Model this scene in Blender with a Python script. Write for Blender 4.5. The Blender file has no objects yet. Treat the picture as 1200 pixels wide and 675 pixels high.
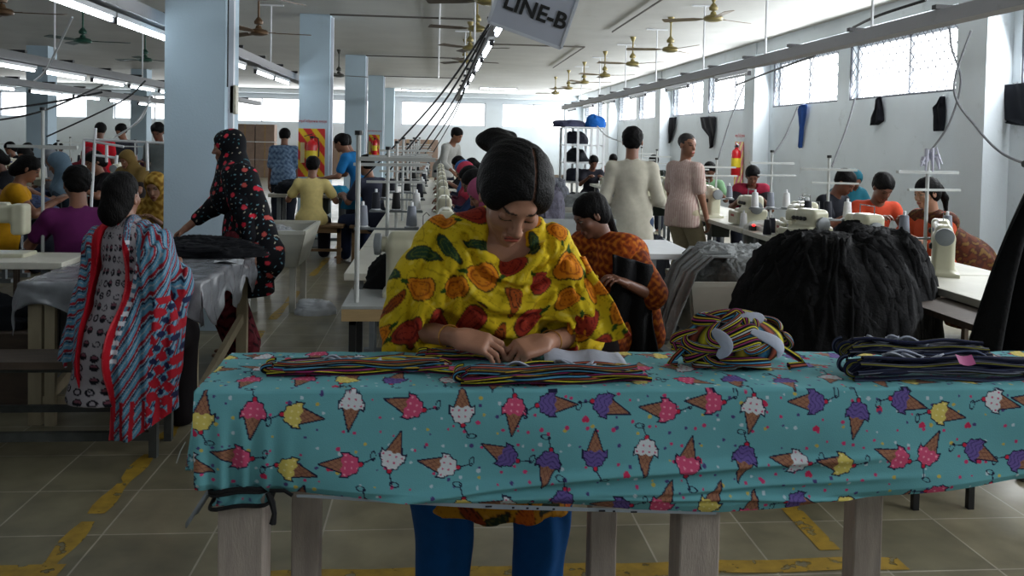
import bpy, math, random, time
import numpy as np
from mathutils import Vector, Matrix, Euler, noise
T0 = time.time()
SC = bpy.context.scene
C = SC.collection
PI = math.pi
R = math.radians
# ------------------------------------------------------------------ camera
H = 1.50
F = 1000.0
YAW, PITCH, ROLL = R(-5.03), R(2.0), R(1.2)
CAMROT = (Matrix.Rotation(YAW, 3, 'Z') @ Matrix.Rotation(PI/2 - PITCH, 3, 'X') @ Matrix.Rotation(ROLL, 3, 'Z'))
SHIFT_Y = -0.116
SHIFT_X = 0.0
def ray(px, py):
    d = Vector(((px-600)/F + SHIFT_X*1200/F, (337.5-py)/F + SHIFT_Y*1200/F, -1.0))
    return CAMROT @ d
def onY(px, py, Y):
    d = ray(px, py); t = Y/d.y
    return Vector((d.x*t, Y, H+d.z*t))
def onZ(px, py, z=0.0):
    d = ray(px, py); t = (z-H)/d.z
    return Vector((d.x*t, d.y*t, z))
def onX(px, py, x):
    d = ray(px, py); t = x/d.x
    return Vector((x, d.y*t, H+d.z*t))
def proj(p):
    v = CAMROT.transposed() @ (Vector(p)-Vector((0,0,H)))
    return (600+F*v.x/-v.z-SHIFT_X*1200, 337.5-F*v.y/-v.z+SHIFT_Y*1200)
cam_d = bpy.data.cameras.new('camera'); cam = bpy.data.objects.new('camera', cam_d); C.objects.link(cam)
cam.matrix_world = Matrix.Translation((0,0,H)) @ CAMROT.to_4x4()
cam_d.sensor_width = 36; cam_d.lens = 36*F/1200; cam_d.shift_y = SHIFT_Y; cam_d.shift_x = SHIFT_X
cam_d.clip_end = 300
SC.camera = cam
# ------------------------------------------------------------------ materials
def srgb(c):
    if isinstance(c, str):
        c = c.lstrip('#'); c = [int(c[i:i+2], 16)/255 for i in (0, 2, 4)]
    return tuple((x/12.92 if x <= .04045 else ((x+.055)/1.055)**2.4) for x in c[:3])
def srgb_np(c):
    c = np.asarray(c, dtype=np.float64)
    return np.where(c <= .04045, c/12.92, ((c+.055)/1.055)**2.4)
def mat(name, col=(.5,.5,.5), rough=.6, metal=0, var=.10, vscale=8, bump=0, bscale=40, attr=False, emit=0, emitcol=None, sheen=0, spec=None, trans=0, stretch=None):
    m = bpy.data.materials.new(name); m.use_nodes = True
    nt = m.node_tree; n = nt.nodes; L = nt.links
    b = n['Principled BSDF']
    b.inputs['Roughness'].default_value = rough; b.inputs['Metallic'].default_value = metal
    if spec is not None: b.inputs['Specular IOR Level'].default_value = spec
    if sheen: b.inputs['Sheen Weight'].default_value = sheen
    if trans: b.inputs['Transmission Weight'].default_value = trans
    c = srgb(col)
    tc = n.new('ShaderNodeTexCoord')
    src = tc.outputs['Object']
    if stretch:
        mp = n.new('ShaderNodeMapping'); mp.inputs['Scale'].default_value = stretch
        L.new(src, mp.inputs['Vector']); src = mp.outputs[0]
    if emit:
        b.inputs['Emission Color'].default_value = (*(srgb(emitcol) if emitcol else c), 1)
        b.inputs['Emission Strength'].default_value = emit
    nz = n.new('ShaderNodeTexNoise'); nz.inputs['Scale'].default_value = vscale; nz.inputs['Detail'].default_value = 5
    L.new(src, nz.inputs['Vector'])
    mr = n.new('ShaderNodeMapRange'); mr.inputs['From Min'].default_value = .3; mr.inputs['From Max'].default_value = .7
    mr.inputs['To Min'].default_value = 1-var; mr.inputs['To Max'].default_value = 1+var
    L.new(nz.outputs['Fac'], mr.inputs['Value'])
    mx = n.new('ShaderNodeVectorMath'); mx.operation = 'SCALE'
    if attr:
        at = n.new('ShaderNodeAttribute'); at.attribute_name = 'Col'
        L.new(at.outputs['Color'], mx.inputs[0])
    else:
        mx.inputs[0].default_value = c
    L.new(mr.outputs[0], mx.inputs['Scale']); L.new(mx.outputs[0], b.inputs['Base Color'])
    if bump:
        nb = n.new('ShaderNodeTexNoise'); nb.inputs['Scale'].default_value = bscale; nb.inputs['Detail'].default_value = 4
        L.new(src, nb.inputs['Vector'])
        bp = n.new('ShaderNodeBump'); bp.inputs['Strength'].default_value = bump; bp.inputs['Distance'].default_value = .01
        L.new(nb.outputs['Fac'], bp.inputs['Height']); L.new(bp.outputs[0], b.inputs['Normal'])
    return m
_mc = {}
def M(col, rough=.6, **k):
    """cached plain material by colour"""
    key = (str(col), rough, str(sorted(k.items())))
    if key not in _mc: _mc[key] = mat('mat_%03d' % len(_mc), col, rough, **k)
    return _mc[key]
# ------------------------------------------------------------------ meshes
def mesh_np(name, V, Q, colors=None, smooth=True):
    V = np.asarray(V, dtype=np.float32); Q = np.asarray(Q, dtype=np.int32)
    me = bpy.data.meshes.new(name)
    nv, nf, k = len(V), len(Q), Q.shape[1]
    me.vertices.add(nv); me.vertices.foreach_set('co', V.ravel())
    me.loops.add(nf*k); me.loops.foreach_set('vertex_index', Q.ravel())
    me.polygons.add(nf); me.polygons.foreach_set('loop_start', np.arange(0, nf*k, k, dtype=np.int32))
    me.polygons.foreach_set('loop_total', np.full(nf, k, dtype=np.int32))
    if smooth: me.polygons.foreach_set('use_smooth', np.ones(nf, dtype=bool))
    me.update(calc_edges=True)
    if colors is not None: set_colors(me, colors)
    return me
def set_colors(me, colors):
    a = me.color_attributes.new('Col', 'FLOAT_COLOR', 'POINT')
    c = np.ones((len(me.vertices), 4), dtype=np.float32); c[:, :3] = srgb_np(np.clip(colors, 0, 1))
    a.data.foreach_set('color', c.ravel())
def link(name, me, material, parent=None, loc=None):
    o = bpy.data.objects.new(name, me); C.objects.link(o)
    if material is not None:
        for m_ in (material if isinstance(material, (list, tuple)) else [material]): me.materials.append(m_)
    if parent is not None: o.parent = parent
    if loc is not None: o.location = loc
    return o
class MB:
    def __init__(s): s.v = []; s.f = []; s.mi = []; s.cur = 0
    def add(s, vs, fs):
        b = len(s.v); s.v += [tuple(v) for v in vs]; s.f += [tuple(b+i for i in f) for f in fs]; s.mi += [s.cur]*len(fs)
    def box(s, c, size, rot=None, taper=1.0):
        x, y, z = [a/2 for a in size]; c = Vector(c)
        vs = [Vector((sx*x*(taper if sz < 0 else 1), sy*y*(taper if sz < 0 else 1), sz*z)) for sz in (-1, 1) for sy in (-1, 1) for sx in (-1, 1)]
        if rot is not None: vs = [rot @ v for v in vs]
        s.add([v+c for v in vs], [(0,2,3,1),(4,5,7,6),(0,1,5,4),(2,6,7,3),(0,4,6,2),(1,3,7,5)])
        return s
    def bar(s, a, b, w, h=None, up=(0,0,1)):
        """square bar from a to b"""
        a = Vector(a); b = Vector(b); h = h or w; d = (b-a).normalized(); up = Vector(up)
        if abs(d.dot(up)) > .98: up = Vector((0,1,0)) if abs(d.y) < .9 else Vector((1,0,0))
        x = d.cross(up).normalized(); y = x.cross(d)
        vs = []
        for p in (a, b):
            for sx, sy in ((-1,-1),(1,-1),(1,1),(-1,1)): vs.append(p + x*sx*w/2 + y*sy*h/2)
        s.add(vs, [(0,1,2,3)[::-1],(4,5,6,7),(0,1,5,4),(1,2,6,5),(2,3,7,6),(3,0,4,7)])
        return s
    def tube(s, pts, r, n=8, cap=True):
        pts = [Vector(p) for p in pts]; m = len(pts)
        rs = r if isinstance(r, (list, tuple)) else [r]*m
        vs = []; fs = []; prev = None
        for i, p in enumerate(pts):
            d = (pts[min(i+1, m-1)]-pts[max(i-1, 0)]).normalized()
            if prev is None: prev = Vector((0,0,1)) if abs(d.z) < .9 else Vector((1,0,0))
            x = (prev - d*prev.dot(d)).normalized(); prev = x; y = d.cross(x)
            for k in range(n):
                a = 2*PI*k/n; vs.append(p + (x*math.cos(a)+y*math.sin(a))*rs[i])
        for i in range(m-1):
            for k in range(n):
                fs.append((i*n+k, i*n+(k+1) % n, (i+1)*n+(k+1) % n, (i+1)*n+k))
        if cap: fs.append(tuple(range(n))[::-1]); fs.append(tuple((m-1)*n+k for k in range(n)))
        s.add(vs, fs); return s
    def lathe(s, prof, c=(0,0,0), rot=None, n=20):
        """prof: list of (r, z)"""
        c = Vector(c); vs = []; fs = []; m = len(prof)
        for r, z in prof:
            for k in range(n):
                a = 2*PI*k/n; v = Vector((r*math.cos(a), r*math.sin(a), z))
                if rot is not None: v = rot @ v
                vs.append(v+c)
        for i in range(m-1):
            for k in range(n): fs.append((i*n+k, i*n+(k+1) % n, (i+1)*n+(k+1) % n, (i+1)*n+k))
        if prof[0][0] > 1e-5: fs.append(tuple(range(n))[::-1])
        if prof[-1][0] > 1e-5: fs.append(tuple((m-1)*n+k for k in range(n)))
        s.add(vs, fs); return s
    def prism(s, poly, depth, mtx=None):
        """poly in local XZ, extruded along local Y by depth (centred)"""
        n = len(poly); vs = [Vector((x, y, z)) for y in (-depth/2, depth/2) for x, z in poly]
        if mtx is not None: vs = [mtx @ v for v in vs]
        s.add(vs, [tuple(range(n)), tuple(range(2*n-1, n-1, -1))]+[(i, i+n, (i+1) % n+n, (i+1) % n) for i in range(n)])
        return s
    def grid(s, fn, nu, nv):
        vs = [fn(i/nu, j/nv) for j in range(nv+1) for i in range(nu+1)]
        fs = [(j*(nu+1)+i, j*(nu+1)+i+1, (j+1)*(nu+1)+i+1, (j+1)*(nu+1)+i) for j in range(nv) for i in range(nu)]
        s.add(vs, fs); return s
    def mesh(s, name, smooth=True, angle=35, colors=None):
        me = bpy.data.meshes.new(name); me.from_pydata([tuple(v) for v in s.v], [], s.f)
        me.polygons.foreach_set('material_index', s.mi)
        if smooth:
            me.polygons.foreach_set('use_smooth', [True]*len(s.f)); me.update()
            me.set_sharp_from_angle(angle=R(angle))
        me.update()
        if colors is not None: set_colors(me, colors)
        return me
    def build(s, name, material, parent=None, loc=None, smooth=True, bevel=0, angle=35, colors=None):
        o = link(name, s.mesh(name, smooth, angle, colors), material, parent, loc)
        if bevel:
            b = o.modifiers.new('b', 'BEVEL'); b.width = bevel; b.segments = 2; b.limit_method = 'ANGLE'
        return o
def tag(o, label, cat, group=None, kind=None):
    o['label'] = label; o['category'] = cat
    if group: o['group'] = group
    if kind: o['kind'] = kind
    return o
def struct(o, label=None):
    o['kind'] = 'structure'
    if label: o['label'] = label
    return o
def thing(name, label, cat, loc=(0,0,0), rz=0, group=None):
    o = bpy.data.objects.new(name, None); C.objects.link(o); o.empty_display_size = .1
    o.location = loc; o.rotation_euler = (0,0,rz); tag(o, label, cat, group); return o
KIDS = {}
def kids(o):
    return [c for c in bpy.data.objects if c.parent == o]
def copy_tree(o, parent=None, ch=None):
    c = o.copy(); C.objects.link(c); c.parent = parent
    for k in kids(o): copy_tree(k, c)
    return c
def dup(o, loc, rz, label, group=None, scale=None):
    c = copy_tree(o); c.location = loc; c.rotation_euler = (0,0,rz); c['label'] = label
    if group: c['group'] = group
    if scale: c.scale = (scale,)*3 if not isinstance(scale, tuple) else scale
    return c
# ------------------------------------------------------------------ signed distance fields
class Field:
    def __init__(s, lo, hi, h):
        s.lo = np.array(lo, dtype=np.float32); s.h = h
        n = np.maximum(np.ceil((np.array(hi)-np.array(lo))/h).astype(int)+1, 4); s.n = n
        s.ax = [(s.lo[i]+np.arange(n[i])*h).astype(np.float32) for i in range(3)]
        s.v = np.full(tuple(n), .25, dtype=np.float32)
    def sl(s, lo, hi):
        r = []
        for i in range(3):
            a = int(max(0, math.floor((lo[i]-s.lo[i])/s.h))); b = int(min(s.n[i], math.ceil((hi[i]-s.lo[i])/s.h)+1))
            if b <= a: return None
            r.append(slice(a, b))
        return tuple(r)
    def P(s, sl): return s.ax[0][sl[0]][:,None,None], s.ax[1][sl[1]][None,:,None], s.ax[2][sl[2]][None,None,:]
    def comb(s, sl, d, k, op):
        a = s.v[sl]
        if op == 'add':
            if k > 0:
                hh = np.maximum(k-np.abs(a-d), 0)/k; s.v[sl] = np.minimum(a, d)-hh*hh*k*.25
            else: s.v[sl] = np.minimum(a, d)
        else:
            d = -d
            if k > 0:
                hh = np.maximum(k-np.abs(a-d), 0)/k; s.v[sl] = np.maximum(a, d)+hh*hh*k*.25
            else: s.v[sl] = np.maximum(a, d)
    def cone(s, a, b, ra, rb=None, k=.02, op='add', flat=None):
        """tapered capsule; flat=(axis, factor): section scaled by 1/factor along axis"""
        rb = ra if rb is None else rb; a = np.array(a, dtype=np.float32); b = np.array(b, dtype=np.float32)
        m = max(ra, rb)+k+2*s.h
        if flat and flat[1] < 1: m = max(ra, rb)/flat[1]+k+2*s.h
        sl = s.sl(np.minimum(a, b)-m, np.maximum(a, b)+m)
        if sl is None: return s
        X, Y, Z = s.P(sl); ba = b-a; L2 = float(ba@ba)+1e-12
        px, py, pz = X-a[0], Y-a[1], Z-a[2]
        t = np.clip((px*ba[0]+py*ba[1]+pz*ba[2])/L2, 0, 1)
        dx, dy, dz = px-t*ba[0], py-t*ba[1], pz-t*ba[2]
        q = dx*dx+dy*dy+dz*dz
        if flat:
            ax = np.array(flat[0], dtype=np.float32); ax /= np.linalg.norm(ax); f = flat[1]
            w = dx*ax[0]+dy*ax[1]+dz*ax[2]; q = q+(f*f-1)*w*w
        s.comb(sl, np.sqrt(np.maximum(q, 0))-(ra+(rb-ra)*t), k, op); return s
    def ell(s, c, r, rot=None, k=.02, op='add'):
        c = np.array(c, dtype=np.float32); r = np.array(r, dtype=np.float32)
        m = float(max(r))+k+2*s.h; sl = s.sl(c-m, c+m)
        if sl is None: return s
        X, Y, Z = s.P(sl); x, y, z = X-c[0], Y-c[1], Z-c[2]
        if rot is not None:
            q = rot.transposed() if isinstance(rot, Matrix) else rot
            x, y, z = (q[0][0]*x+q[0][1]*y+q[0][2]*z, q[1][0]*x+q[1][1]*y+q[1][2]*z, q[2][0]*x+q[2][1]*y+q[2][2]*z)
        k0 = np.sqrt((x/r[0])**2+(y/r[1])**2+(z/r[2])**2); k1 = np.sqrt((x/r[0]**2)**2+(y/r[1]**2)**2+(z/r[2]**2)**2)+1e-6
        s.comb(sl, k0*(k0-1)/k1, k, op); return s
    def box(s, c, hs, rot=None, rd=.01, k=.01, op='add'):
        c = np.array(c, dtype=np.float32); m = float(np.linalg.norm(hs))+k+2*s.h; sl = s.sl(c-m, c+m)
        if sl is None: return s
        X, Y, Z = s.P(sl); x, y, z = X-c[0], Y-c[1], Z-c[2]
        if rot is not None:
            q = rot.transposed() if isinstance(rot, Matrix) else rot
            x, y, z = (q[0][0]*x+q[0][1]*y+q[0][2]*z, q[1][0]*x+q[1][1]*y+q[1][2]*z, q[2][0]*x+q[2][1]*y+q[2][2]*z)
        x = np.abs(x)-hs[0]+rd; y = np.abs(y)-hs[1]+rd; z = np.abs(z)-hs[2]+rd
        d = np.sqrt(np.maximum(x, 0)**2+np.maximum(y, 0)**2+np.maximum(z, 0)**2)+np.minimum(np.maximum(x, np.maximum(y, z)), 0)-rd
        s.comb(sl, d, k, op); return s
    def plane(s, p, n, k=.005):
        """cut away the side that n points to"""
        n = Vector(n).normalized(); X, Y, Z = s.P((slice(None),)*3)
        s.comb((slice(None),)*3, -((X-p[0])*n.x+(Y-p[1])*n.y+(Z-p[2])*n.z), k, 'sub'); return s
    def disp(s, fn):
        X, Y, Z = s.P((slice(None),)*3); s.v = (s.v+fn(X, Y, Z)).astype(np.float32); return s
    def nets(s):
        v = s.v; v[0] = v[-1] = np.maximum(v[0], .01); v[:,0] = np.maximum(v[:,0], .01); v[:,-1] = np.maximum(v[:,-1], .01); v[:,:,0] = np.maximum(v[:,:,0], .01); v[:,:,-1] = np.maximum(v[:,:,-1], .01)
        v[0] = np.maximum(v[0], .01); v[-1] = np.maximum(v[-1], .01)
        ins = v < 0; nx, ny, nz = v.shape
        cnt = np.zeros((nx-1, ny-1, nz-1), dtype=np.int8)
        for i in (0, 1):
            for j in (0, 1):
                for k in (0, 1): cnt += ins[i:nx-1+i, j:ny-1+j, k:nz-1+k]
        I, J, K = np.nonzero((cnt > 0) & (cnt < 8)); nc = len(I)
        idx = np.full(cnt.shape, -1, dtype=np.int32); idx[I, J, K] = np.arange(nc)
        acc = np.zeros((nc, 3), dtype=np.float64); num = np.zeros(nc)
        cor = [(i, j, k) for i in (0, 1) for j in (0, 1) for k in (0, 1)]
        val = {c: v[I+c[0], J+c[1], K+c[2]].astype(np.float64) for c in cor}
        for a in cor:
            for ax in range(3):
                if a[ax]: continue
                b = list(a); b[ax] = 1; b = tuple(b)
                va, vb = val[a], val[b]; m = (va < 0) != (vb < 0)
                t = np.where(m, va/np.where(m, va-vb, 1), 0)
                for c in range(3): acc[:, c] += np.where(m, a[c]+(t if c == ax else 0), 0)
                num += m
        V = s.lo+(np.stack([I, J, K], 1)+acc/num[:, None])*s.h
        Q = []
        for ax in range(3):
            u, w = (ax+1) % 3, (ax+2) % 3
            sa = [slice(None)]*3; sb = [slice(None)]*3; sa[ax] = slice(0, -1); sb[ax] = slice(1, None)
            A = ins[tuple(sa)]; B = ins[tuple(sb)]
            E = np.argwhere(A != B); E = E[(E[:, u] > 0) & (E[:, w] > 0) & (E[:, u] < v.shape[u]-1) & (E[:, w] < v.shape[w]-1)]
            fl = A[E[:, 0], E[:, 1], E[:, 2]]
            def cell(du, dw):
                e = E.copy(); e[:, u] += du; e[:, w] += dw; return idx[e[:, 0], e[:, 1], e[:, 2]]
            q = np.stack([cell(-1, -1), cell(0, -1), cell(0, 0), cell(-1, 0)], 1)
            q[~fl] = q[~fl][:, ::-1]; Q.append(q)
        Q = np.concatenate(Q); Q = Q[(Q >= 0).all(1)]
        return V, Q
def wrinkle(seed, amp=.006, freq=22, dirs=5, zs=.45):
    rr = random.Random(seed); ks = []
    for _ in range(dirs):
        a = rr.uniform(0, 2*PI); e = rr.uniform(-.8, .8); f = freq*rr.uniform(.6, 1.6)
        ks.append((f*math.cos(a)*math.cos(e), f*math.sin(a)*math.cos(e), f*math.sin(e)*zs, rr.uniform(0, 6), rr.uniform(1.5, 4)))
    def fn(X, Y, Z):
        t = 0
        for kx, ky, kz, p, w in ks:
            t = t+np.sin(kx*X+ky*Y+kz*Z+p+1.4*np.sin(w*(Z*3+X*2-Y*2)+p))
        return amp*t/dirs
    return fn
# ------------------------------------------------------------------ room
XR, XL, YB, YF, ZC = 5.8, -18.0, 34.0, -3.5, 3.28
def wallmat(name, col, var=.06, dirt=.18):
    m = mat(name, col, .75, var=var, vscale=1.2, bump=.15, bscale=60)
    nt = m.node_tree; n = nt.nodes; L = nt.links
    # scuffs and stains with their own irregular shapes
    tc = n.new('ShaderNodeTexCoord'); nz = n.new('ShaderNodeTexNoise'); nz.inputs['Scale'].default_value = 3.0; nz.inputs['Detail'].default_value = 9; nz.inputs['Roughness'].default_value = .75
    L.new(tc.outputs['Object'], nz.inputs['Vector'])
    cr = n.new('ShaderNodeValToRGB'); cr.color_ramp.elements[0].position = .58; cr.color_ramp.elements[0].color = (1,1,1,1); cr.color_ramp.elements[1].position = .8; cr.color_ramp.elements[1].color = (1-dirt*2,1-dirt*2,1-dirt*2.2,1)
    L.new(nz.outputs['Fac'], cr.inputs[0])
    b = n['Principled BSDF']; src = b.inputs['Base Color'].links[0].from_socket
    mu = n.new('ShaderNodeVectorMath'); mu.operation = 'MULTIPLY'; L.new(src, mu.inputs[0]); L.new(cr.outputs[0], mu.inputs[1]); L.new(mu.outputs[0], b.inputs['Base Color'])
    return m
m_wall = wallmat('painted_plaster', (.80,.83,.85))
m_ceil = wallmat('ceiling_plaster', (.76,.76,.74), dirt=.12)
m_col = wallmat('column_paint', (.72,.80,.85), dirt=.08)
m_trunk = M((.84,.85,.88), .5, var=.05)
# floor tiles
def floor_mat():
    m = bpy.data.materials.new('floor_tiles'); m.use_nodes = True
    nt = m.node_tree; n = nt.nodes; L = nt.links; b = n['Principled BSDF']
    tc = n.new('ShaderNodeTexCoord')
    br = n.new('ShaderNodeTexBrick'); br.offset = 0; br.squash = 1
    br.inputs['Scale'].default_value = 1; br.inputs['Mortar Size'].default_value = .004; br.inputs['Brick Width'].default_value = .405; br.inputs['Row Height'].default_value = .405
    br.inputs['Color1'].default_value = (*srgb((.52,.49,.40)), 1); br.inputs['Color2'].default_value = (*srgb((.43,.41,.33)), 1); br.inputs['Mortar'].default_value = (*srgb((.64,.61,.55)), 1)
    br.inputs['Mortar Smooth'].default_value = .2
    L.new(tc.outputs['Object'], br.inputs['Vector'])
    nz = n.new('ShaderNodeTexNoise'); nz.inputs['Scale'].default_value = 6; nz.inputs['Detail'].default_value = 8; L.new(tc.outputs['Object'], nz.inputs['Vector'])
    mr = n.new('ShaderNodeMapRange'); mr.inputs['From Min'].default_value = .3; mr.inputs['From Max'].default_value = .7; mr.inputs['To Min'].default_value = .72; mr.inputs['To Max'].default_value = 1.2
    L.new(nz.outputs['Fac'], mr.inputs['Value'])
    mu = n.new('ShaderNodeVectorMath'); mu.operation = 'SCALE'; L.new(br.outputs['Color'], mu.inputs[0]); L.new(mr.outputs[0], mu.inputs['Scale'])
    L.new(mu.outputs[0], b.inputs['Base Color'])
    n2 = n.new('ShaderNodeTexNoise'); n2.inputs['Scale'].default_value = 2.5; n2.inputs['Detail'].default_value = 6; L.new(tc.outputs['Object'], n2.inputs['Vector'])
    m2 = n.new('ShaderNodeMapRange'); m2.inputs['To Min'].default_value = .22; m2.inputs['To Max'].default_value = .55; L.new(n2.outputs['Fac'], m2.inputs['Value']); L.new(m2.outputs[0], b.inputs['Roughness'])
    bp = n.new('ShaderNodeBump'); bp.inputs['Strength'].default_value = .3; bp.inputs['Distance'].default_value = .003; L.new(br.outputs['Fac'], bp.inputs['Height']); bp.invert = True
    L.new(bp.outputs[0], b.inputs['Normal'])
    return m
o = MB().box(((XL+XR)/2, (YB+YF)/2, -.05), (XR-XL+.4, YB-YF+.4, .1)).build('floor', floor_mat()); struct(o)
# the ceiling slab with a downstand strip over the right windows
o = MB().box(((XL+XR)/2, (YB+YF)/2, ZC+.06), (XR-XL+.4, YB-YF+.4, .12)).build('ceiling', m_ceil); struct(o)
b = MB(); b.box((XR-.13, (YB+YF)/2, ZC-.11), (.26, YB-YF, .22)); struct(b.build('trim_1', m_wall))       # beam above right windows
b = MB(); b.box(((XL+XR)/2, YB-.25, ZC-.09), (XR-XL, .3, .18)); struct(b.build('trim_2', m_wall))
struct(MB().box((XL-.1, (YB+YF)/2, ZC/2), (.2, YB-YF+.4, ZC)).build('wall_left', m_wall))
struct(MB().box(((XL+XR)/2, YF-.1, ZC/2), (XR-XL+.4, .2, ZC)).build('wall_front', m_wall))
# wall with openings: cells between breaks
def wall_with_openings(name, axis, pos, th, a0, a1, opens, z0, z1):
    """opens: list of (s, e) along the wall; one band of openings z0..z1"""
    b = MB()
    def bx(s, e, lo, hi):
        if e-s < 1e-4 or hi-lo < 1e-4: return
        if axis == 'x': b.box((pos+th/2, (s+e)/2, (lo+hi)/2), (th, e-s, hi-lo))
        else: b.box(((s+e)/2, pos+th/2, (lo+hi)/2), (e-s, th, hi-lo))
    bx(a0, a1, 0, z0); bx(a0, a1, z1, ZC)
    p = a0
    for s, e in sorted(opens): bx(p, s, z0, z1); p = e
    bx(p, a1, z0, z1)
    return struct(b.build(name, m_wall))
SILL, WTOP = 2.15, 2.93
PER = 6.35
right_open = []; pil = []
for k in range(-2, 4):
    y0 = 8.72+PER*k
    pil.append((y0-.5, y0))
    for a, c in ((.25, 2.95), (3.3, 5.72)):
        s, e = y0+a, y0+c
        if e < YB-.3 and s > YF+.2: right_open.append((s, e))
wall_with_openings('wall_right', 'x', XR, .22, YF-.2, YB+.2, right_open, SILL, WTOP)
back_open = [(-16.6,-13.4), (-12.4,-9.4), (-8.6,-5.1), (-4.6,-1.75), (-1.45,1.9), (2.55,5.1)]
# window heights at the end wall
wall_with_openings('wall_back', 'y', YB, .22, XL-.2, XR+.2, back_open, 1.98, 2.93)
for i, (s, e) in enumerate(pil):
    if e > YF+.1 and s < YB: struct(MB().box((XR-.14, (s+e)/2, ZC/2), (.28, e-s, ZC-.001)).build('wall_right_pilaster', m_wall))
# bright overexposed daylight panes + frames and grilles
def daylight(name, strength):
    m = bpy.data.materials.new(name); m.use_nodes = True; nt = m.node_tree; n = nt.nodes
    n.remove(n['Principled BSDF']); e = n.new('ShaderNodeEmission'); e.inputs['Color'].default_value = (.93,.97,1,1); e.inputs['Strength'].default_value = strength
    nt.links.new(e.outputs[0], n['Material Output'].inputs[0]); return m
m_day = daylight('daylit_frosted_pane', 2.6)
m_day_b = daylight('daylit_frosted_pane_end_wall', 1.5)
m_grille = M((.32,.33,.36), .5, metal=.4)
wi = 0
def window(axis, pos, s, e, z0, z1, grille, mday):
    global wi; wi += 1
    nm = 'window_%d' % wi
    w, h = e-s, z1-z0; mid = (s+e)/2; zc = (z0+z1)/2
    def P(u, d, z): return (pos+d, u, z) if axis == 'x' else (u, pos+d, z)
    def S(u, d, z): return (d, u, z) if axis == 'x' else (u, d, z)
    fr = MB(); t = .04
    fr.box(P(mid, .14, z0+t/2), S(w, .05, t)); fr.box(P(mid, .14, z1-t/2), S(w, .05, t))
    for u in (s+t/2, mid, e-t/2): fr.box(P(u, .14, zc), S(t, .05, h))
    root = struct(fr.build(nm, M((.75,.76,.78), .5)))
    pn = MB().box(P(mid, .18, zc), S(w, .01, h)).build('window_pane', mday, root)
    if grille:
        g = MB(); n = int(w/.16)
        k = h/.16
        for i in range(-int(k), n):
            for sg in (1, -1):
                u0 = s+i*.16; 
                a, bb = (u0, u0+h) if sg > 0 else (u0+h, u0)
                # clip to the opening
                pa = [a, z0]; pb = [bb, z1]
                def lerp(u): tt = (u-a)/(bb-a); return [u, z0+(z1-z0)*tt]
                lo, hi = min(a, bb), max(a, bb)
                if hi <= s or lo >= e: continue
                if pa[0] < s: pa = lerp(s)
                if pa[0] > e: pa = lerp(e)
                if pb[0] < s: pb = lerp(s)
                if pb[0] > e: pb = lerp(e)
                g.bar(P(pa[0], .02, pa[1]), P(pb[0], .02, pb[1]), .007)
        g.bar(P(s, .02, z0+.012), P(e, .02, z0+.012), .024); g.bar(P(s+.012, .02, z0), P(s+.012, .02, z1), .024); g.bar(P(e-.012, .02, z0), P(e-.012, .02, z1), .024)
        g.build('window_grille', m_grille, root)
    return root
for s, e in right_open: window('x', XR, s, e, SILL, WTOP, s > 2, m_day)
for s, e in back_open: window('y', YB, s, e, 1.98, 2.93, False, m_day_b)
# columns
cols = []
CW = .44
for cx, ys in ((-1.82, (6.6, 12.8, 19.0, 25.2, 31.4)), (-8.5, (6.6, 12.8, 19.0, 25.2, 31.4))):
    for cy in ys:
        o = MB().box((cx, cy+CW/2, ZC/2), (CW, CW, ZC-.002)).build('column', m_col); o['kind'] = 'structure'; o['label'] = 'pale blue painted square column'
        cols.append(o)
# white trunking riser on the aisle side of each column
for k, cy in enumerate((6.6, 12.8, 19.0, 25.2)):
    b = MB().box((-1.6+.02, cy+.12, 2.05 if k else 1.9), (.04, .05, 2.4 if k else 2.7)); o = b.build('cable_trunking', m_trunk)
    tag(o, ['white cable trunking up the corner of the big front column', 'white cable trunking on the column with the red and yellow fire board', 'white cable trunking on the third column of the aisle', 'white cable trunking on the fourth column, near the end wall'][k], 'trunking')
# wall skirting / low beam band on end wall
struct(MB().box(((XL+XR)/2, YB-.02, .06), (XR-XL, .04, .12)).build('baseboard_back', M((.45,.4,.35), .6)))
struct(MB().box((XR-.012, (YB+YF)/2, .06), (.024, YB-YF, .12)).build('baseboard_right', M((.5,.5,.5), .6)))
# worn yellow floor paint
def line_mat():
    m = mat('worn_yellow_paint', (.60,.48,.13), .6, var=.25, vscale=20); nt = m.node_tree; n = nt.nodes; L = nt.links; b = n['Principled BSDF']
    tc = n.new('ShaderNodeTexCoord'); nz = n.new('ShaderNodeTexNoise'); nz.inputs['Scale'].default_value = 14; nz.inputs['Detail'].default_value = 8; L.new(tc.outputs['Object'], nz.inputs[0])
    cr = n.new('ShaderNodeValToRGB'); cr.color_ramp.elements[0].position = .36; cr.color_ramp.elements[0].color = (0,0,0,1); cr.color_ramp.elements[1].position = .42
    L.new(nz.outputs['Fac'], cr.inputs[0]); L.new(cr.outputs[0], b.inputs['Alpha']); return m
m_line = line_mat()
b = MB()
for a, c in ((2.75,3.35),(3.42,4.05),(4.25,4.6),(5.6,6.6),(7.0,8.3),(9.2,10.6),(11.5,14)):
    b.grid(lambda u, v, a=a, c=c: (-1.34+.065*u+.01*math.sin(v*40+u*3), a+(c-a)*v, .002), 2, 8)
struct(b.build('floor_line', m_line))
b = MB(); b.grid(lambda u, v: (-1.75+.5*u, 2.93+.09*v, .0022), 6, 1); struct(b.build('floor_line', m_line))
b = MB(); b.grid(lambda u, v: (-.55+2.25*u, 2.85+.09*v+.006*math.sin(u*30), .0022), 20, 1); struct(b.build('floor_line', m_line))
b = MB(); b.grid(lambda u, v: (1.44+.08*u, 3.0+.45*v, .002), 1, 6); struct(b.build('floor_line', m_line))
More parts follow.
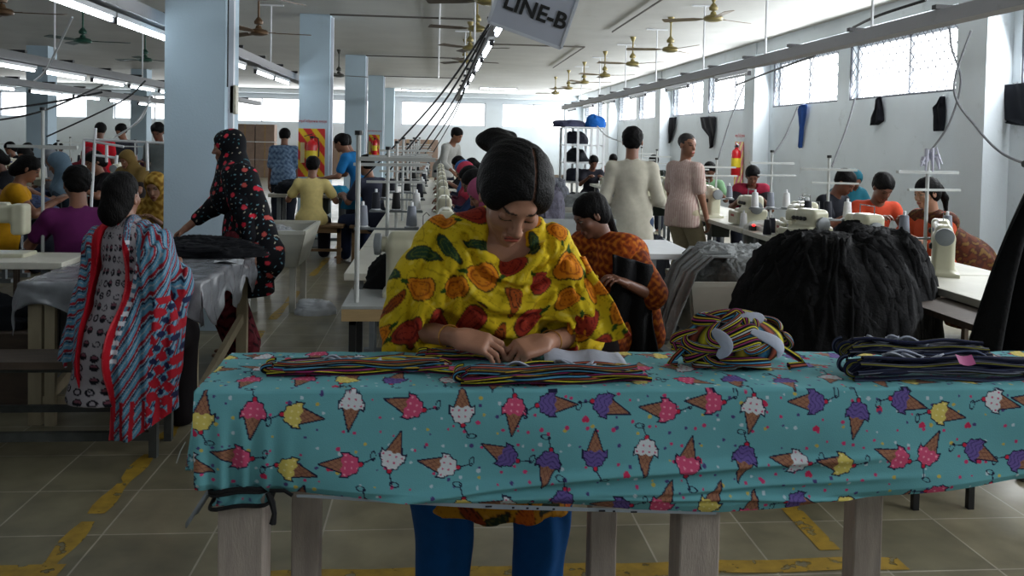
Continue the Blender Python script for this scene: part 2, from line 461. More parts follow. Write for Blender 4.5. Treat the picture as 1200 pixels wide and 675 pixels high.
# ------------------------------------------------------------------ lights
w = bpy.data.worlds.new('sky'); SC.world = w; w.use_nodes = True
w.node_tree.nodes['Background'].inputs[0].default_value = (.75,.85,1,1); w.node_tree.nodes['Background'].inputs[1].default_value = .3
def area(name, loc, rot, size, power, col=(1,1,1), spread=None):
    l = bpy.data.lights.new(name, 'AREA'); l.shape = 'RECTANGLE'; l.size, l.size_y = size; l.energy = power; l.color = col
    if spread: l.spread = spread
    o = bpy.data.objects.new(name, l); C.objects.link(o); o.location = loc; o.rotation_euler = rot; return o
for s, e in right_open:      # daylight coming in through each opening
    area('window_daylight', (XR-.02, (s+e)/2, (SILL+WTOP)/2), (0, R(72), 0), (WTOP-SILL-.1, e-s-.1), 46, (.92,.96,1))
for s, e in back_open:
    area('window_daylight', ((s+e)/2, YB-.02, 2.45), (R(-75), 0, 0), (e-s-.1, .8), 50, (.92,.96,1))
SC.view_settings.view_transform = 'Standard'; SC.view_settings.look = 'None'; SC.view_settings.gamma = 1; SC.view_settings.exposure = 1.15
SC.view_settings.use_curve_mapping = False
# ------------------------------------------------------------------ fluorescent rows
m_tube = mat('lit_fluorescent_tube', (1,1,1), .4, emit=9, emitcol=(.93,.97,1))
m_steel = M((.62,.63,.64), .45, metal=.3)
m_tray = wallmat('galvanised_tray', (.66,.66,.67), dirt=.15)
m_white = M((.86,.87,.88), .45, var=.04)
m_black = M((.05,.05,.055), .5)
m_wire = M((.09,.09,.10), .5)
def tray(x, y0, y1, z, label, tilt=0, w=.13, h=.10):
    b = MB(); b.box((x, (y0+y1)/2, z+h/2), (w, y1-y0, h-.004))
    t = b.build('cable_tray', m_tray); tag(t, label, 'cable tray')
    pass
    n = int((y1-y0)/1.2)
    for i in range(n):      # clamps across the tray
        y = y0+.5+i*1.2; MB().box((x, y, z+h+.012), (w+.06, .05, .03)).build('clamp', M((.16,.16,.17), .5), t)
    return t
def tube_lamp(x, y, z, label, group, ln=1.12, on=True):
    t = thing('ceiling_tube_lamp', label, 'lamp', (x, y, z), 0, group)
    MB().box((0, 0, .024), (.05, ln, .035)).build('lamp_housing', m_white, t)
    MB().tube([(0, -ln/2+.03, -.015), (0, ln/2-.03, -.015)], .014, 8).build('tube', m_tube if on else m_white, t)
    for s in (-1, 1): MB().box((0, s*(ln/2-.01), -.008), (.034, .024, .05)).build('lamp_holder', M((.25,.25,.27), .5), t)
    return t
def rod(x, y, z0, label, z1=ZC):
    b = MB(); b.tube([(x, y, z0), (x, y, z1-.02)], .012, 6); b.box((x, y, z1-.014), (.34, .03, .02))
    tag(b.build('ceiling_hanger', m_white), label, 'hanger', 'steel drop rods carrying the light trays')
LG = {'r': 'lamps under the tray by the high windows', 'c': 'lamps over the middle sewing line', 'l1': 'lamps along the tray beside the front column', 'l2': 'lamps along the far side trays'}
tray(3.40, -1, 23, 2.335, 'long grey tray running below the high windows')
for i, y in enumerate([9.7, 12.0, 14.4, 16.9, 19.2, 21.6]): tube_lamp(3.40+.0, y, 2.29, 'unlit tube lamp under the tray by the high windows', LG['r'], on=False)
for y in (6.5, 8.7, 10.8, 13.2, 15.4, 17.9, 20.2): rod(3.40, y, 2.43, 'T-shaped rod holding the tray by the high windows')
tray(.43, -3, 1.2, 2.36, 'short narrow tray piece out of view, added for the extra lamps', w=.07, h=.05)  # unseen tray piece, added to carry the extra foreground lamps
tray(.43, 4.9, 20, 2.36, 'narrow tray over the middle sewing line', w=.07, h=.05)
for y in (-2.2, .2, 5.9, 7.6, 9.2, 11.0, 13.0, 15.2): tube_lamp(.43, y, 2.30, 'lit tube lamp over the middle sewing line', LG['c'])  # nearest lamps are out of view, added to brighten the foreground
for y in (7.0, 10.5, 14.2): rod(.43, y, 2.40, 'T-shaped rod holding the middle tray')
tray(-2.22, -3, 14.5, 2.33, 'grey tray with lamps running behind the big front column', w=.16)
for y in (-2.2, -.9, .4, 1.7, 3.0, 4.35, 5.5, 6.65, 9.5, 11.2, 12.4): tube_lamp(-2.22, y, 2.27, 'lit tube lamp under the tray behind the front column', LG['l1'])  # row extended unseen behind the camera, lamps added to lighten the foreground
for y in (4.3, 6.4, 9.3, 12.0): rod(-2.3, y, 2.42, 'T-shaped rod holding the tray behind the front column')
tray(-4.5, 5.5, 22, 2.22, 'second grey light tray, beyond the front column tray')
for i, y in enumerate((8.1, 9.45, 10.8, 12.15, 13.5, 14.85, 16.3)): tube_lamp(-4.5, y, 2.17, 'lit tube lamp under the second light tray', LG['l2'])
for y in (7.5, 10.5, 13.5, 16.5): rod(-4.5, y, 2.32, 'T-shaped rod holding the second light tray')
tray(-6.3, 8, 24, 2.15, 'third grey light tray, the one farthest over the crowded lines')
for i, y in enumerate((11.2, 12.8, 14.4, 16.0, 17.6, 19.2)): tube_lamp(-6.3, y, 2.10, 'lit tube lamp under the third light tray', LG['l2']+' over the crowd')
tube_lamp(1.75, 25, 2.98, 'lit tube lamp lying crosswise high near the end wall', None).rotation_euler = (0,0,PI/2)
tube_lamp(-.6, 27, 2.98, 'second lit crosswise tube lamp by the end wall', None).rotation_euler = (0,0,PI/2)
# ------------------------------------------------------------------ people
def V3(*a): return Vector(a)
def rot_to(d, n):
    """matrix with columns x, y, z: y along d, z close to n"""
    y = Vector(d).normalized(); z = Vector(n); z = (z-y*z.dot(y)).normalized(); x = y.cross(z)
    return Matrix((x, y, z)).transposed()
def ik(a, c, l1, l2, pole):
    a = Vector(a); c = Vector(c); d = c-a; L = d.length; mx = (l1+l2)*.995
    if L > mx: c = a+d*(mx/L); d = c-a; L = mx
    t = (l1*l1-l2*l2+L*L)/(2*L); h = math.sqrt(max(l1*l1-t*t, 0)); u = d/L; p = Vector(pole); p = (p-u*p.dot(u))
    p = p.normalized() if p.length > 1e-4 else Vector((0,0,1))
    return a+u*t+p*h, c
def add_head(f, hc, hr, s=1.0, neck_to=None, k=.012, fine=True):
    """hc: centre of the head, hr: rotation (face looks along local +Y), s: scale"""
    def p(x, y, z): return hc+hr @ Vector((x*s, y*s, z*s))
    def ell(c, r, **kw): f.ell(p(*c), [a*s for a in r], rot=hr, **kw)
    ell((0,-.014,.036), (.073,.093,.078), k=.01)
    ell((0,.026,-.028), (.056,.060,.084), k=.03*s)
    f.cone(p(0,.066,-.094), p(0,.068,-.092), .018*s, k=.025*s)
    f.cone(p(-.026,.076,.020), p(.026,.076,.020), .012*s, k=.016*s)
    if fine:
        for sx in (-1, 1):
            ell((sx*.031,.096,.001), (.019,.016,.012), k=.012*s, op='sub')
            ell((sx*.031,.0725,.002), (.0150,.0130,.0125), k=.003*s)
            ell((sx*.040,.056,-.028), (.022,.022,.020), k=.02*s)
            ell((sx*.077,-.006,-.006), (.009,.018,.031), k=.006*s)
            ell((sx*.082,-.002,-.004), (.005,.009,.016), k=.004*s, op='sub')
            ell((sx*.012,.093,-.035), (.0085,.010,.0075), k=.005*s)
        f.cone(p(0,.082,.008), p(0,.101,-.030), .0075*s, .0125*s, k=.010*s)
        f.cone(p(-.019,.083,-.0585), p(.019,.083,-.0585), .0065*s, k=.007*s)
        f.cone(p(-.016,.083,-.0705), p(.016,.083,-.0705), .0078*s, k=.007*s)
        f.box(p(0,.094,-.0645), [.022*s,.007*s,.0012*s], rot=hr, rd=.0005, k=.003*s, op='sub')
    else:
        f.cone(p(0,.082,.008), p(0,.098,-.030), .009*s, .013*s, k=.010*s)
        for sx in (-1, 1):
            ell((sx*.031,.094,.001), (.018,.012,.012), k=.012*s, op='sub'); ell((sx*.077,-.006,-.006), (.010,.018,.031), k=.006*s)
        f.cone(p(-.017,.082,-.064), p(.017,.082,-.064), .011*s, k=.006*s)
    nb = neck_to if neck_to is not None else p(0,-.03,-.19)
    f.cone(p(0,-.022,-.06), nb, .050*s, .056*s, k=.03*s)
def head_colors(V, col, hc, hr, s, skin, lips=(.50,.24,.22), closed=False):
    """paint eyes, brows and lips on the vertices of the head"""
    q = (V-np.array(hc)) @ np.array(hr)/s; x, y, z = q[:, 0], q[:, 1], q[:, 2]; ax = np.abs(x)
    fr = y > .055
    lip = fr & (((x/.021)**2+((z+.0645)/.0105)**2) < 1); col[lip] = lips
    col[fr & (ax < .021) & (np.abs(z+.0645) < .0016)] = (.22,.08,.08)
    brow = fr & (ax > .012) & (ax < .050) & (np.abs(z-(.0235+.05*(ax-.012)-1.6*(ax-.031)**2*3)) < .0030); col[brow] = (.13,.09,.075)
    if closed:
        lash = fr & (ax > .016) & (ax < .047) & (np.abs(z+.0075-6*(ax-.031)**2) < .0026); col[lash] = (.05,.035,.03)
    else:
        eye = (y > .07) & (((ax-.031)/.0140)**2+((z-.001)/.0046)**2 < 1); col[eye] = (.62,.58,.54)
        iris = eye & (((ax-.031)**2+(z-.001)**2) < .0058**2); col[iris] = (.06,.035,.02)
        rim = (y > .066) & (ax > .014) & (ax < .049) & (np.abs(z-(.0080-20*(ax-.031)**2)) < .0022); col[rim] = (.07,.045,.04)
    return col
def add_hand(f, w, d, n, s=1.0, curl=(.5,.55,.6,.65), thumb=1, spread=.14, thumb_in=.35, rmin=.0, fl=1.0):
    """w wrist point, d pointing direction, n direction out of the BACK of the hand, thumb side +1/-1 along d x n"""
    m = rot_to(d, n); x, y, z = m.col[0], m.col[1], m.col[2]; w = Vector(w)
    def p(a, b, c): return w+(x*a*thumb+y*b+z*c)*s
    f.box(p(0,.047,0), [.040*s,.048*s,.0145*s], rot=m, rd=.0135*s, k=.014*s)
    f.cone(w, p(.0,.02,0), .024*s, .026*s, k=.015*s, flat=(z, 1.35))
    f.cone(p(.022,.018,-.006), p(.036,.045,-.008), .017*s, .013*s, k=.012*s)
    L = ((.030,.041,.024,.019), (.010,.045,.028,.021), (-.011,.041,.026,.020), (-.030,.032,.020,.018))
    for i, (bx, l1, l2, l3) in enumerate(L):
        l1, l2, l3 = l1*fl, l2*fl, l3*fl
        a = curl[i]; base = p(bx, .088-abs(i-1)*.004, .001); r0 = max((.0092,.0095,.0090,.0080)[i]*s, rmin)
        sp = (1.5-i)*spread*.5
        pts = [base]; ang = a*.75
        for l, da in ((l1, a*1.1), (l2, a*.9), (l3, 0)):
            dv = (y*math.cos(ang)-z*math.sin(ang)+x*thumb*math.sin(sp)*max(math.cos(ang), .2)).normalized(); pts.append(pts[-1]+dv*l*s); ang += da
        for j in range(3): f.cone(pts[j], pts[j+1], r0*(1-.08*j), r0*(.93-.10*j), k=.0025*s)
    b = p(.034,.026,-.008); t1 = (x*thumb*(.75-thumb_in)+y*.8-z*.35).normalized(); t2 = (x*thumb*(.35-thumb_in)+y*.9-z*.35).normalized()
    r = max(.0108*s, rmin); m1 = b+t1*.040*s; f.cone(b, m1, r*1.25, r, k=.01*s); f.cone(m1, m1+t2*.030*s, r, r*.82, k=.003)
class Person:
    """builds a clothed figure in its own frame: +Y is where it faces, z=0 is the floor"""
    def __init__(s, label, loc, rz=0, h=1.58, male=False, sit=False, seat=.46, lean=0.0, side=0.0, head=(0,0,0), hands=None, curl=.6, knees=.16, voxel=None, skin=(.42,.28,.20), seed=1, group=None, feet=None, hipshift=0):
        s.label, s.loc, s.rz, s.sit = label, Vector(loc), rz, sit; s.root = thing('person', label, 'person', loc, rz, group)
        s.skin = skin; s.seed = seed; s.rng = random.Random(seed)
        u = s.u = h/1.6; s.male = male
        dist = max(1.5, math.hypot(loc[0], loc[1])); s.vx = voxel or min(max(.0013*dist, .006), .024)
        pz = (seat+.09*u) if sit else .85*u*.985
        s.P = V3(0, hipshift, pz)
        up = V3(side, math.sin(lean), math.cos(lean)).normalized(); s.up = up
        up2 = V3(side*.8, math.sin(lean*1.3), math.cos(lean*1.3)).normalized()
        s.W = s.P+up*.16*u; s.Ch = s.W+up*.14*u; s.N = s.Ch+up2*.19*u; s.fwd = up.cross(V3(1,0,0)).normalized()*-1
        if s.fwd.y < 0: s.fwd = -s.fwd
        sw = (.158 if male else .150)*u; s.sw = sw
        s.S = [s.N+V3(sx*sw, 0, 0)-up2*.068*u for sx in (-1, 1)]
        pitch, yaw, roll = head; s.hr = (Matrix.Rotation(yaw, 3, 'Z') @ Matrix.Rotation(-pitch, 3, 'X') @ Matrix.Rotation(roll, 3, 'Y'))
        s.hs = u*(1.0 if not male else 1.02); nd = (up2*.6+s.hr @ V3(0,0,1)*.7).normalized()
        s.HC = s.N+nd*.075*u+s.hr @ V3(0, .022, .085)*s.hs
        hands = hands or (V3(-.2,.1,pz-.1*u), V3(.2,.1,pz-.1*u))
        s.E, s.Wr, s.pole = [], [], []
        for i, sx in enumerate((-1, 1)):
            e, w = ik(s.S[i], hands[i], .27*u, .235*u, V3(sx*.5, -.5, -.75) if sit else V3(sx*.28, -1, -.3)); s.E.append(e); s.Wr.append(w)
        hipw = .085*u; s.Hp = [s.P+V3(sx*hipw, 0, -.02*u) for sx in (-1, 1)]
        s.K, s.A = [], []
        for i, sx in enumerate((-1, 1)):
            if feet: a = Vector(feet[i])
            elif sit: a = V3(sx*knees*.9, hipshift+.40*u, .075)
            else: a = V3(sx*.085*u, hipshift+.01, .075*u)
            k_, a_ = ik(s.Hp[i], a, .405*u, .395*u, V3(sx*.15, 1, .35 if sit else 0)); s.K.append(k_); s.A.append(a_)
        s.curl = curl
        pts = [s.P, s.HC, *s.S, *s.E, *s.Wr, *s.K, *s.A]
        s.lo = V3(*[min(p[i] for p in pts) for i in range(3)])-V3(.2,.22,.0); s.hi = V3(*[max(p[i] for p in pts) for i in range(3)])+V3(.2,.24,.17)
        s.lo.z = 0
    def field(s, lo=None, hi=None, h=None): return Field(lo or s.lo, hi or s.hi, h or s.vx)
    def emit(s, name, f, material, colorfn=None, parent=None, label=None):
        V, Q = f.nets()
        if len(V) < 8: return None
        c = colorfn(V) if colorfn else None
        o = link(name, mesh_np(name, V, Q, c), material, parent or s.root)
        if label: o['label'] = label
        return o
    def body(s, hand_curls=None, hand_n=None, closed=False, fine=None, hand_d=None, bare_feet=True, legs=True, thumb_in=.35):
        u = s.u; f = s.field(); fine = s.vx < .009 if fine is None else fine
        f.cone(s.P, s.W, .115*u, .105*u, k=.05, flat=((0,1,0), 1.25)); f.cone(s.W, s.Ch+s.up*.05*u, .105*u, .125*u, k=.05, flat=((0,1,0), 1.35))
        f.cone(s.S[0], s.S[1], .055*u, k=.05)
        for i, sx in enumerate((-1, 1)):
            f.cone(s.S[i], s.E[i], .046*u, .037*u, k=.03); f.cone(s.E[i], s.Wr[i], .037*u, .025*u, k=.015)
            d = (Vector(hand_d[i]) if hand_d else (s.Wr[i]-s.E[i])).normalized()
            n = Vector(hand_n[i]) if hand_n else V3(sx*.35, -.1, 1)
            cu = hand_curls[i] if hand_curls else (s.curl,)*4
            m = rot_to(d, n); th = 1 if (m.col[0].dot(V3(-sx,0,0)) > 0) else -1
            add_hand(f, s.Wr[i], d, n, s=u*(1.06 if s.male else .96), curl=cu, thumb=th, rmin=s.vx*.85, thumb_in=thumb_in)
            if legs:
                f.cone(s.Hp[i], s.K[i], .080*u, .055*u, k=.04); f.cone(s.K[i], s.A[i], .052*u, .034*u, k=.02)
                a = s.A[i]; f.cone(a, a+V3(sx*.01,-.02,-.045), .034*u, .028*u, k=.015); f.cone(V3(a.x, a.y-.01, a.z-.04), V3(a.x+sx*.025, a.y+.135*u, .022), .030*u, .020*u, k=.02, flat=((0,0,1), 1.15))
                for t in range(5): f.cone(V3(a.x+sx*(.045-t*.016), a.y+.125*u, .02), V3(a.x+sx*(.05-t*.017), a.y+(.148+.012*t)*u, .017), max(.008+.0012*t, s.vx*.6), k=.004)
        add_head(f, s.HC, s.hr, s.hs, neck_to=s.N-s.up*.03*u, fine=fine)
        sk = np.array(s.skin)
        def cf(V):
            c = np.tile(sk, (len(V), 1)).astype(float)
            return head_colors(V, c, s.HC, s.hr, s.hs, s.skin, lips=tuple(sk*np.array((1.05,.72,.75))), closed=closed)
        s.ob = s.emit('body', f, m_skin, cf); return s
    def hair(s, style='short', col=(.035,.03,.03), label=None):
        crop = style == 'crop'; style = 'short' if crop else style
        hs = s.hs; f = s.field(h=max(.004, s.vx*.8)); hc, hr = s.HC, s.hr
        def p(x, y, z): return hc+hr @ Vector((x*hs, y*hs, z*hs))
        def e(c, r, **k): f.ell(p(*c), [a*hs for a in r], rot=hr, **k)
        e((0,-.022,.040), (.0785,.098,.0805), k=.01) if crop else e((0,-.022,.044), (.087,.106,.084), k=.01)
        if style != 'short': e((0,-.045,-.01), (.080,.072,.080), k=.03)
        elif not crop: e((0,-.045,.0), (.079,.066,.074), k=.02)
        e((0,.115,-.035), (.070,.072,.092), k=.012, op='sub')
        if style == 'short': e((0,.02,-.135), (.12,.13,.085), k=.01, op='sub')
        if style in ('bun', 'low_bun', 'pony', 'braid'): e((0,.06,-.13), (.14,.10,.10), k=.02, op='sub')
        if style == 'bun': e((-.02,-.105,.075), (.052,.042,.038), k=.006)
        if style == 'low_bun': e((-.01,-.100,-.055), (.070,.055,.065), k=.045)
        if style == 'pony':
            e((0,-.115,.02), (.03,.03,.03), k=.01); f.cone(p(0,-.13,.02), p(.0,-.17,-.08), .030*hs, .030*hs, k=.01); f.cone(p(.0,-.17,-.08), p(0,-.16,-.20), .028*hs, .012*hs, k=.01)
        if style == 'braid': f.cone(p(0,-.10,-.02), s.N-s.fwd*.10*s.u, .032*hs, .026*hs, k=.02); f.cone(s.N-s.fwd*.10*s.u, s.W-s.fwd*.16*s.u, .026*hs, .014*hs, k=.01)
        mi = np.array(hr.transposed()); c0 = np.array(hc)
        def strands(X, Y, Z):
            x, y, z = X-c0[0], Y-c0[1], Z-c0[2]
            lx = mi[0][0]*x+mi[0][1]*y+mi[0][2]*z; ly = mi[1][0]*x+mi[1][1]*y+mi[1][2]*z; lz = mi[2][0]*x+mi[2][1]*y+mi[2][2]*z
            r = .001*np.sin(120*ly+60*lz+3*np.sin(30*lx)) if style != 'short' else .0035*np.sin(95*lx+60*ly+3*np.sin(50*lz))*np.sin(85*lz+40*ly)
            if style != 'short' and s.vx < .01: r = r+.006*np.exp(-((lx-.012)/.0035)**2)*(lz > .03)*(ly > -.04)
            return r
        f.disp(strands)
        s.emit('hair', f, m_hair if col[0] < .1 else M(col, .7), label=label); return s
    def scarf(s, material, colorfn=None, drape=.5, label=None, name='headscarf', thick=.012):
        hs = s.hs; f = s.field(lo=s.lo-V3(.05,.1,0), hi=s.hi+V3(.05,.05,.03), h=max(.0045, s.vx*.85)); hc, hr, u = s.HC, s.hr, s.u
        def p(x, y, z): return hc+hr @ Vector((x*hs, y*hs, z*hs))
        f.ell(p(0,-.022,.036), [.089*hs,.110*hs,.091*hs], rot=hr, k=.01)
        f.cone(p(0,-.035,-.03), s.N+s.up*.02, .088*hs, .10*hs, k=.04)
        f.ell(p(0,.118,-.026), [.069*hs,.085*hs,.098*hs], rot=hr, k=.01, op='sub')
        if drape > 0:
            f.cone(s.S[0]+s.up*.03*u, s.S[1]+s.up*.03*u, .075*u, k=.06)
            f.cone(s.N, s.N-s.up*(.05+.2*drape)+s.fwd*.05, .115*u, .15*u, k=.05, flat=((0,1,0), 1.1))
            for i in (0, 1):
                f.cone(s.S[i]+s.up*.02, s.S[i]+(s.E[i]-s.S[i])*min(1, drape), .075*u, .09*u, k=.04)
        f.disp(wrinkle(s.seed+7, .007, 30))
        s.emit(name, f, material, colorfn, label=label); return s
    def top(s, material, colorfn=None, sleeve=.5, hem=.12, flare=1.0, loose=.018, name='shirt', wr=.007, collar=False, label=None, seed=0):
        """sleeve: 0..1 upper arm, 1..2 forearm; hem: metres below the pelvis"""
        u = s.u; f = s.field(); L = loose*u
        f.cone(s.P, s.W, .125*u+L, .112*u+L, k=.05, flat=((0,1,0), 1.2)); f.cone(s.W, s.Ch+s.up*.03*u, .112*u+L, (.138 if s.male else .128)*u+L, k=.05, flat=((0,1,0), 1.3))
        f.cone(s.S[0]-s.up*.005, s.S[1]-s.up*.005, .060*u+L*.6, k=.06)
        if not s.male: f.ell(s.Ch+s.fwd*.07*u+s.up*.02, [.11*u,.06*u,.07*u], k=.04)
        for i in (0, 1):
            a, e, w = s.S[i], s.E[i], s.Wr[i]
            if sleeve <= 1: f.cone(a, a+(e-a)*sleeve, .052*u+L, .050*u+L, k=.02)
            else: f.cone(a, e, .052*u+L, .044*u+L, k=.02); f.cone(e, e+(w-e)*(sleeve-1), .044*u+L, .034*u+L*.8, k=.02)
        if hem > 0:
            if s.sit:
                for i in (0, 1): t = min(1, hem/.40/u); f.cone(s.Hp[i], s.Hp[i]+(s.K[i]-s.Hp[i])*t, .105*u+L, .09*u+L, k=.05)
                f.cone(s.P, s.P-V3(0,.02,.07), .13*u+L, .15*u, k=.04)
            else: f.cone(s.P+V3(0,0,.03), s.P-V3(0,0,hem), .172*u+L, (.186*u+L)*flare, k=.05, flat=((0,1,0), 1.18)); f.plane(s.P-V3(0,0,hem+.02), (0,0,-1))
        f.ell(s.N+s.up*.035*u+s.fwd*.03*u, [.065*u,.075*u,.05*u], k=.01, op='sub')
        if collar:
            f.cone(s.N-s.fwd*.03*u+V3(.045*u,0,0)-s.up*.010, s.N-s.fwd*.03*u-V3(.045*u,0,0)-s.up*.010, .022*u, k=.008)
        if wr: f.disp(wrinkle(s.seed*3+seed, wr, 26))
        s.emit(name, f, material, colorfn, label=label); return s
    def lower(s, material, colorfn=None, name='trousers', loose=.016, length=1.0, skirt=False, wr=.006, label=None):
        u = s.u; f = s.field(); L = loose*u
        f.cone(s.P+s.up*.05*u, s.P-V3(0,0,.03*u), .118*u+L, .125*u+L, k=.04, flat=((0,1,0), 1.2))
        for i in (0, 1):
            a = s.K[i]+(s.A[i]-s.K[i])*length
            f.cone(s.Hp[i], s.K[i], .088*u+L, .066*u+L, k=.03); f.cone(s.K[i], a, .066*u+L, .056*u+L, k=.02)
        if skirt:
            if s.sit: f.cone((s.K[0]+s.K[1])/2, (s.A[0]+s.A[1])/2, .13*u, .15*u, k=.06)
            else: f.cone(s.P, (s.A[0]+s.A[1])/2+V3(0,0,.02), .14*u, .16*u, k=.05)
        if wr: f.disp(wrinkle(s.seed*5+1, wr, 24, zs=.3))
        s.emit(name, f, material, colorfn, label=label); return s
    def belt(s): return s
m_skin = mat('skin', (.5,.33,.24), .48, attr=True, var=.05, vscale=30, bump=.08, bscale=200, spec=.4)
m_hair = mat('black_hair', (.035,.03,.03), .68, var=.35, vscale=60, bump=.6, bscale=160, stretch=(1,.35,.35), spec=.12)
m_cloth = mat('printed_cloth', (.5,.5,.5), .85, attr=True, var=.05, vscale=40, bump=.1, bscale=400, spec=.2)
def MC(col, rough=.85): return M(col, rough, var=.07, vscale=25, bump=.12, bscale=300, spec=.2)
# ------------------------------------------------------------------ printed patterns (colour of the cloth itself)
def hash2(i, j, k=0):
    h = np.sin(i*127.1+j*311.7+k*74.7)*43758.5453
    return h-np.floor(h)
def over(base, mask, c): base[mask] = c
TEAL = (.42,.67,.70)
def icecream(u, v):
    n = len(u); out = np.tile(np.array(TEAL), (n, 1)).astype(float)
    ink = (.13,.13,.25)
    # scattered dots and hearts
    for cs, kk, rad in ((.042, 11, .0045), (.055, 23, .0050)):
        gi, gj = np.floor(u/cs), np.floor(v/cs); jx = (gi+.25+.5*hash2(gi, gj, kk))*cs; jy = (gj+.25+.5*hash2(gi, gj, kk+1))*cs
        d = np.hypot(u-jx, v-jy); t = hash2(gi, gj, kk+2); r = rad*(.55+.6*hash2(gi, gj, kk+3))
        for a, b, c in ((0,.28,(.80,.25,.45)), (.28,.42,(.80,.72,.35)), (.42,.6,(.32,.28,.50)), (.6,.75,(.75,.82,.85))): over(out, (d < r) & (t >= a) & (t < b), c)
    cs = .124
    I, J = np.floor(u/cs), np.floor(v/cs)
    for di in (-1, 0, 1):
        for dj in (-1, 0, 1):
            i, j = I+di, J+dj
            cx = (i+.5+(hash2(i, j, 1)-.5)*.34+.25*(j % 2))*cs; cy = (j+.5+(hash2(i, j, 2)-.5)*.34)*cs
            a = (np.floor(hash2(i, j, 3)*4)*.25+.08*hash2(i, j, 5))*2*PI; ty = hash2(i, j, 4)
            sc = .050
            x0, y0 = (u-cx)/sc, (v-cy)/sc; ca, sa = np.cos(a), np.sin(a); x = x0*ca+y0*sa; y = -x0*sa+y0*ca
            near = (np.abs(x) < 1.4) & (np.abs(y) < 1.6)
            # cone
            w = (y+1.15)/1.15*.40; inc = (y > -1.15) & (y < .05) & (np.abs(x) < w); ino = (y > -1.24) & (y < .10) & (np.abs(x) < w+.07)
            # scoop with a wavy skirt
            ang = np.arctan2(y-.28, x); rr = np.hypot(x, (y-.28)*1.08); lob = .47+.035*np.cos(8*ang)
            skirt = (y > -.10+.05*np.cos(14*x)) & (y < .22) & (np.abs(x) < .58)
            ins = (rr < lob) & (y > -.05) | skirt; inso = (rr < lob+.06) & (y > -.12) | ((y > -.17+.05*np.cos(14*x)) & (y < .28) & (np.abs(x) < .65))
            ch = np.hypot(x-.05, y-.80) < .10; cho = np.hypot(x-.05, y-.80) < .15
            stem = (np.abs(x-.10-.55*(y-.9)) < .035) & (y > .9) & (y < 1.40); leaf = (np.hypot((x-.48)*1, (y-1.36)*1.9) < .26) & (np.hypot((x-.48)*1, (y-1.36)*1.9) > .18)
            o2 = near & (ino | inso | cho | stem | leaf); over(out, o2, ink)
            grid_ = ((np.abs(((x+y*.6)*4.2) % 1-.5) < .09) | (np.abs(((x-y*.6)*4.2) % 1-.5) < .09))
            over(out, near & inc, (.62,.44,.34)); over(out, near & inc & grid_, (.50,.33,.28))
            for k, (p, q, c, c2) in enumerate(((0,.3,(.83,.33,.48),(.92,.62,.70)), (.3,.52,(.84,.86,.88),(.80,.35,.50)), (.52,.76,(.86,.79,.42),(.93,.88,.62)), (.76,1.01,(.43,.36,.62),(.30,.25,.48)))):
                mm = near & ins & (ty >= p) & (ty < q); over(out, mm, c)
                dt = (np.hypot((x*3.2) % 1-.5, (y*3.2+.3) % 1-.5) < .17) if k != 3 else (np.abs((y*4+.5*np.sin(x*9)) % 1-.5) < .12)
                over(out, mm & dt, c2)
            over(out, near & ch, (.80,.18,.28))
    # small hearts
    gi, gj = np.floor(u/.15), np.floor(v/.13); x = (u-(gi+.2+.6*hash2(gi, gj, 41))*.15)/.008; y = (v-(gj+.2+.6*hash2(gi, gj, 42))*.13)/.008
    hrt = (x*x+y*y-1)**3-x*x*y*y*y < 0; free = np.abs(out-np.array(TEAL)).sum(1) < .01; over(out, hrt & free & (hash2(gi, gj, 43) > .3), (.80,.20,.36))
    return out
def veggies(u, v, cs=.088):
    n = len(u); base = np.array((.84,.72,.12)); out = np.tile(base, (n, 1)).astype(float)
    sw = np.sin(u*70+3*np.sin(v*45))*np.sin(v*60+2.5*np.sin(u*38)); over(out, np.abs(sw) < .05, (.70,.58,.08))
    over(out, (sw > .78), (.88,.78,.28)); 
    I, J = np.floor(u/cs), np.floor(v/cs)
    for di in (-1, 0, 1):
        for dj in (-1, 0, 1):
            i, j = I+di, J+dj; cx = (i+.5+(hash2(i, j, 1)-.5)*.3+.5*(j % 2))*cs; cy = (j+.5+(hash2(i, j, 2)-.5)*.3)*cs
            a = hash2(i, j, 3)*2*PI; ty = hash2(i, j, 4); sc = cs*.47*(.75+.35*hash2(i, j, 7))
            x0, y0 = (u-cx)/sc, (v-cy)/sc; ca, sa = np.cos(a), np.sin(a); x = x0*ca+y0*sa; y = -x0*sa+y0*ca
            for p, q, cin, cring, shp in ((0,.36,(.86,.52,.10),(.66,.32,.07),0), (.36,.58,(.62,.20,.13),(.42,.10,.09),0), (.58,.90,(.16,.26,.18),(.34,.40,.16),1), (.90,1.01,(.60,.28,.08),(.25,.12,.05),1)):
                sel = (ty >= p) & (ty < q)
                if shp == 0: w = .80*(1-.42*y); d = np.hypot(x/np.maximum(w, .2), y/.98)
                else: d = np.hypot((x-.25*y*y)/.40, y/.95)
                m = sel & (d < 1); over(out, sel & (d < 1.09), (.30,.22,.08)); over(out, m, cin)
                over(out, m & (d > .62) & (d < .74), cring)
                over(out, m & (np.abs(np.sin(x*9)) < .22) & (d < .55), cring)
                if shp == 0: over(out, sel & (np.hypot(x/.16, (y-1.12)/.3) < 1), (.18,.30,.10))
    return out
def stripes(u, v, period=.030):
    t = ((u+v*1.25)/period) % 1; out = np.zeros((len(u), 3))
    out[:] = (.30,.50,.60); over(out, (t > .28) & (t < .52), (.52,.09,.14)); over(out, (t > .52) & (t < .58), (.58,.62,.66)); over(out, (t > .60) & (t < .74), (.13,.15,.24)); over(out, (t > .92), (.58,.62,.66))
    return out
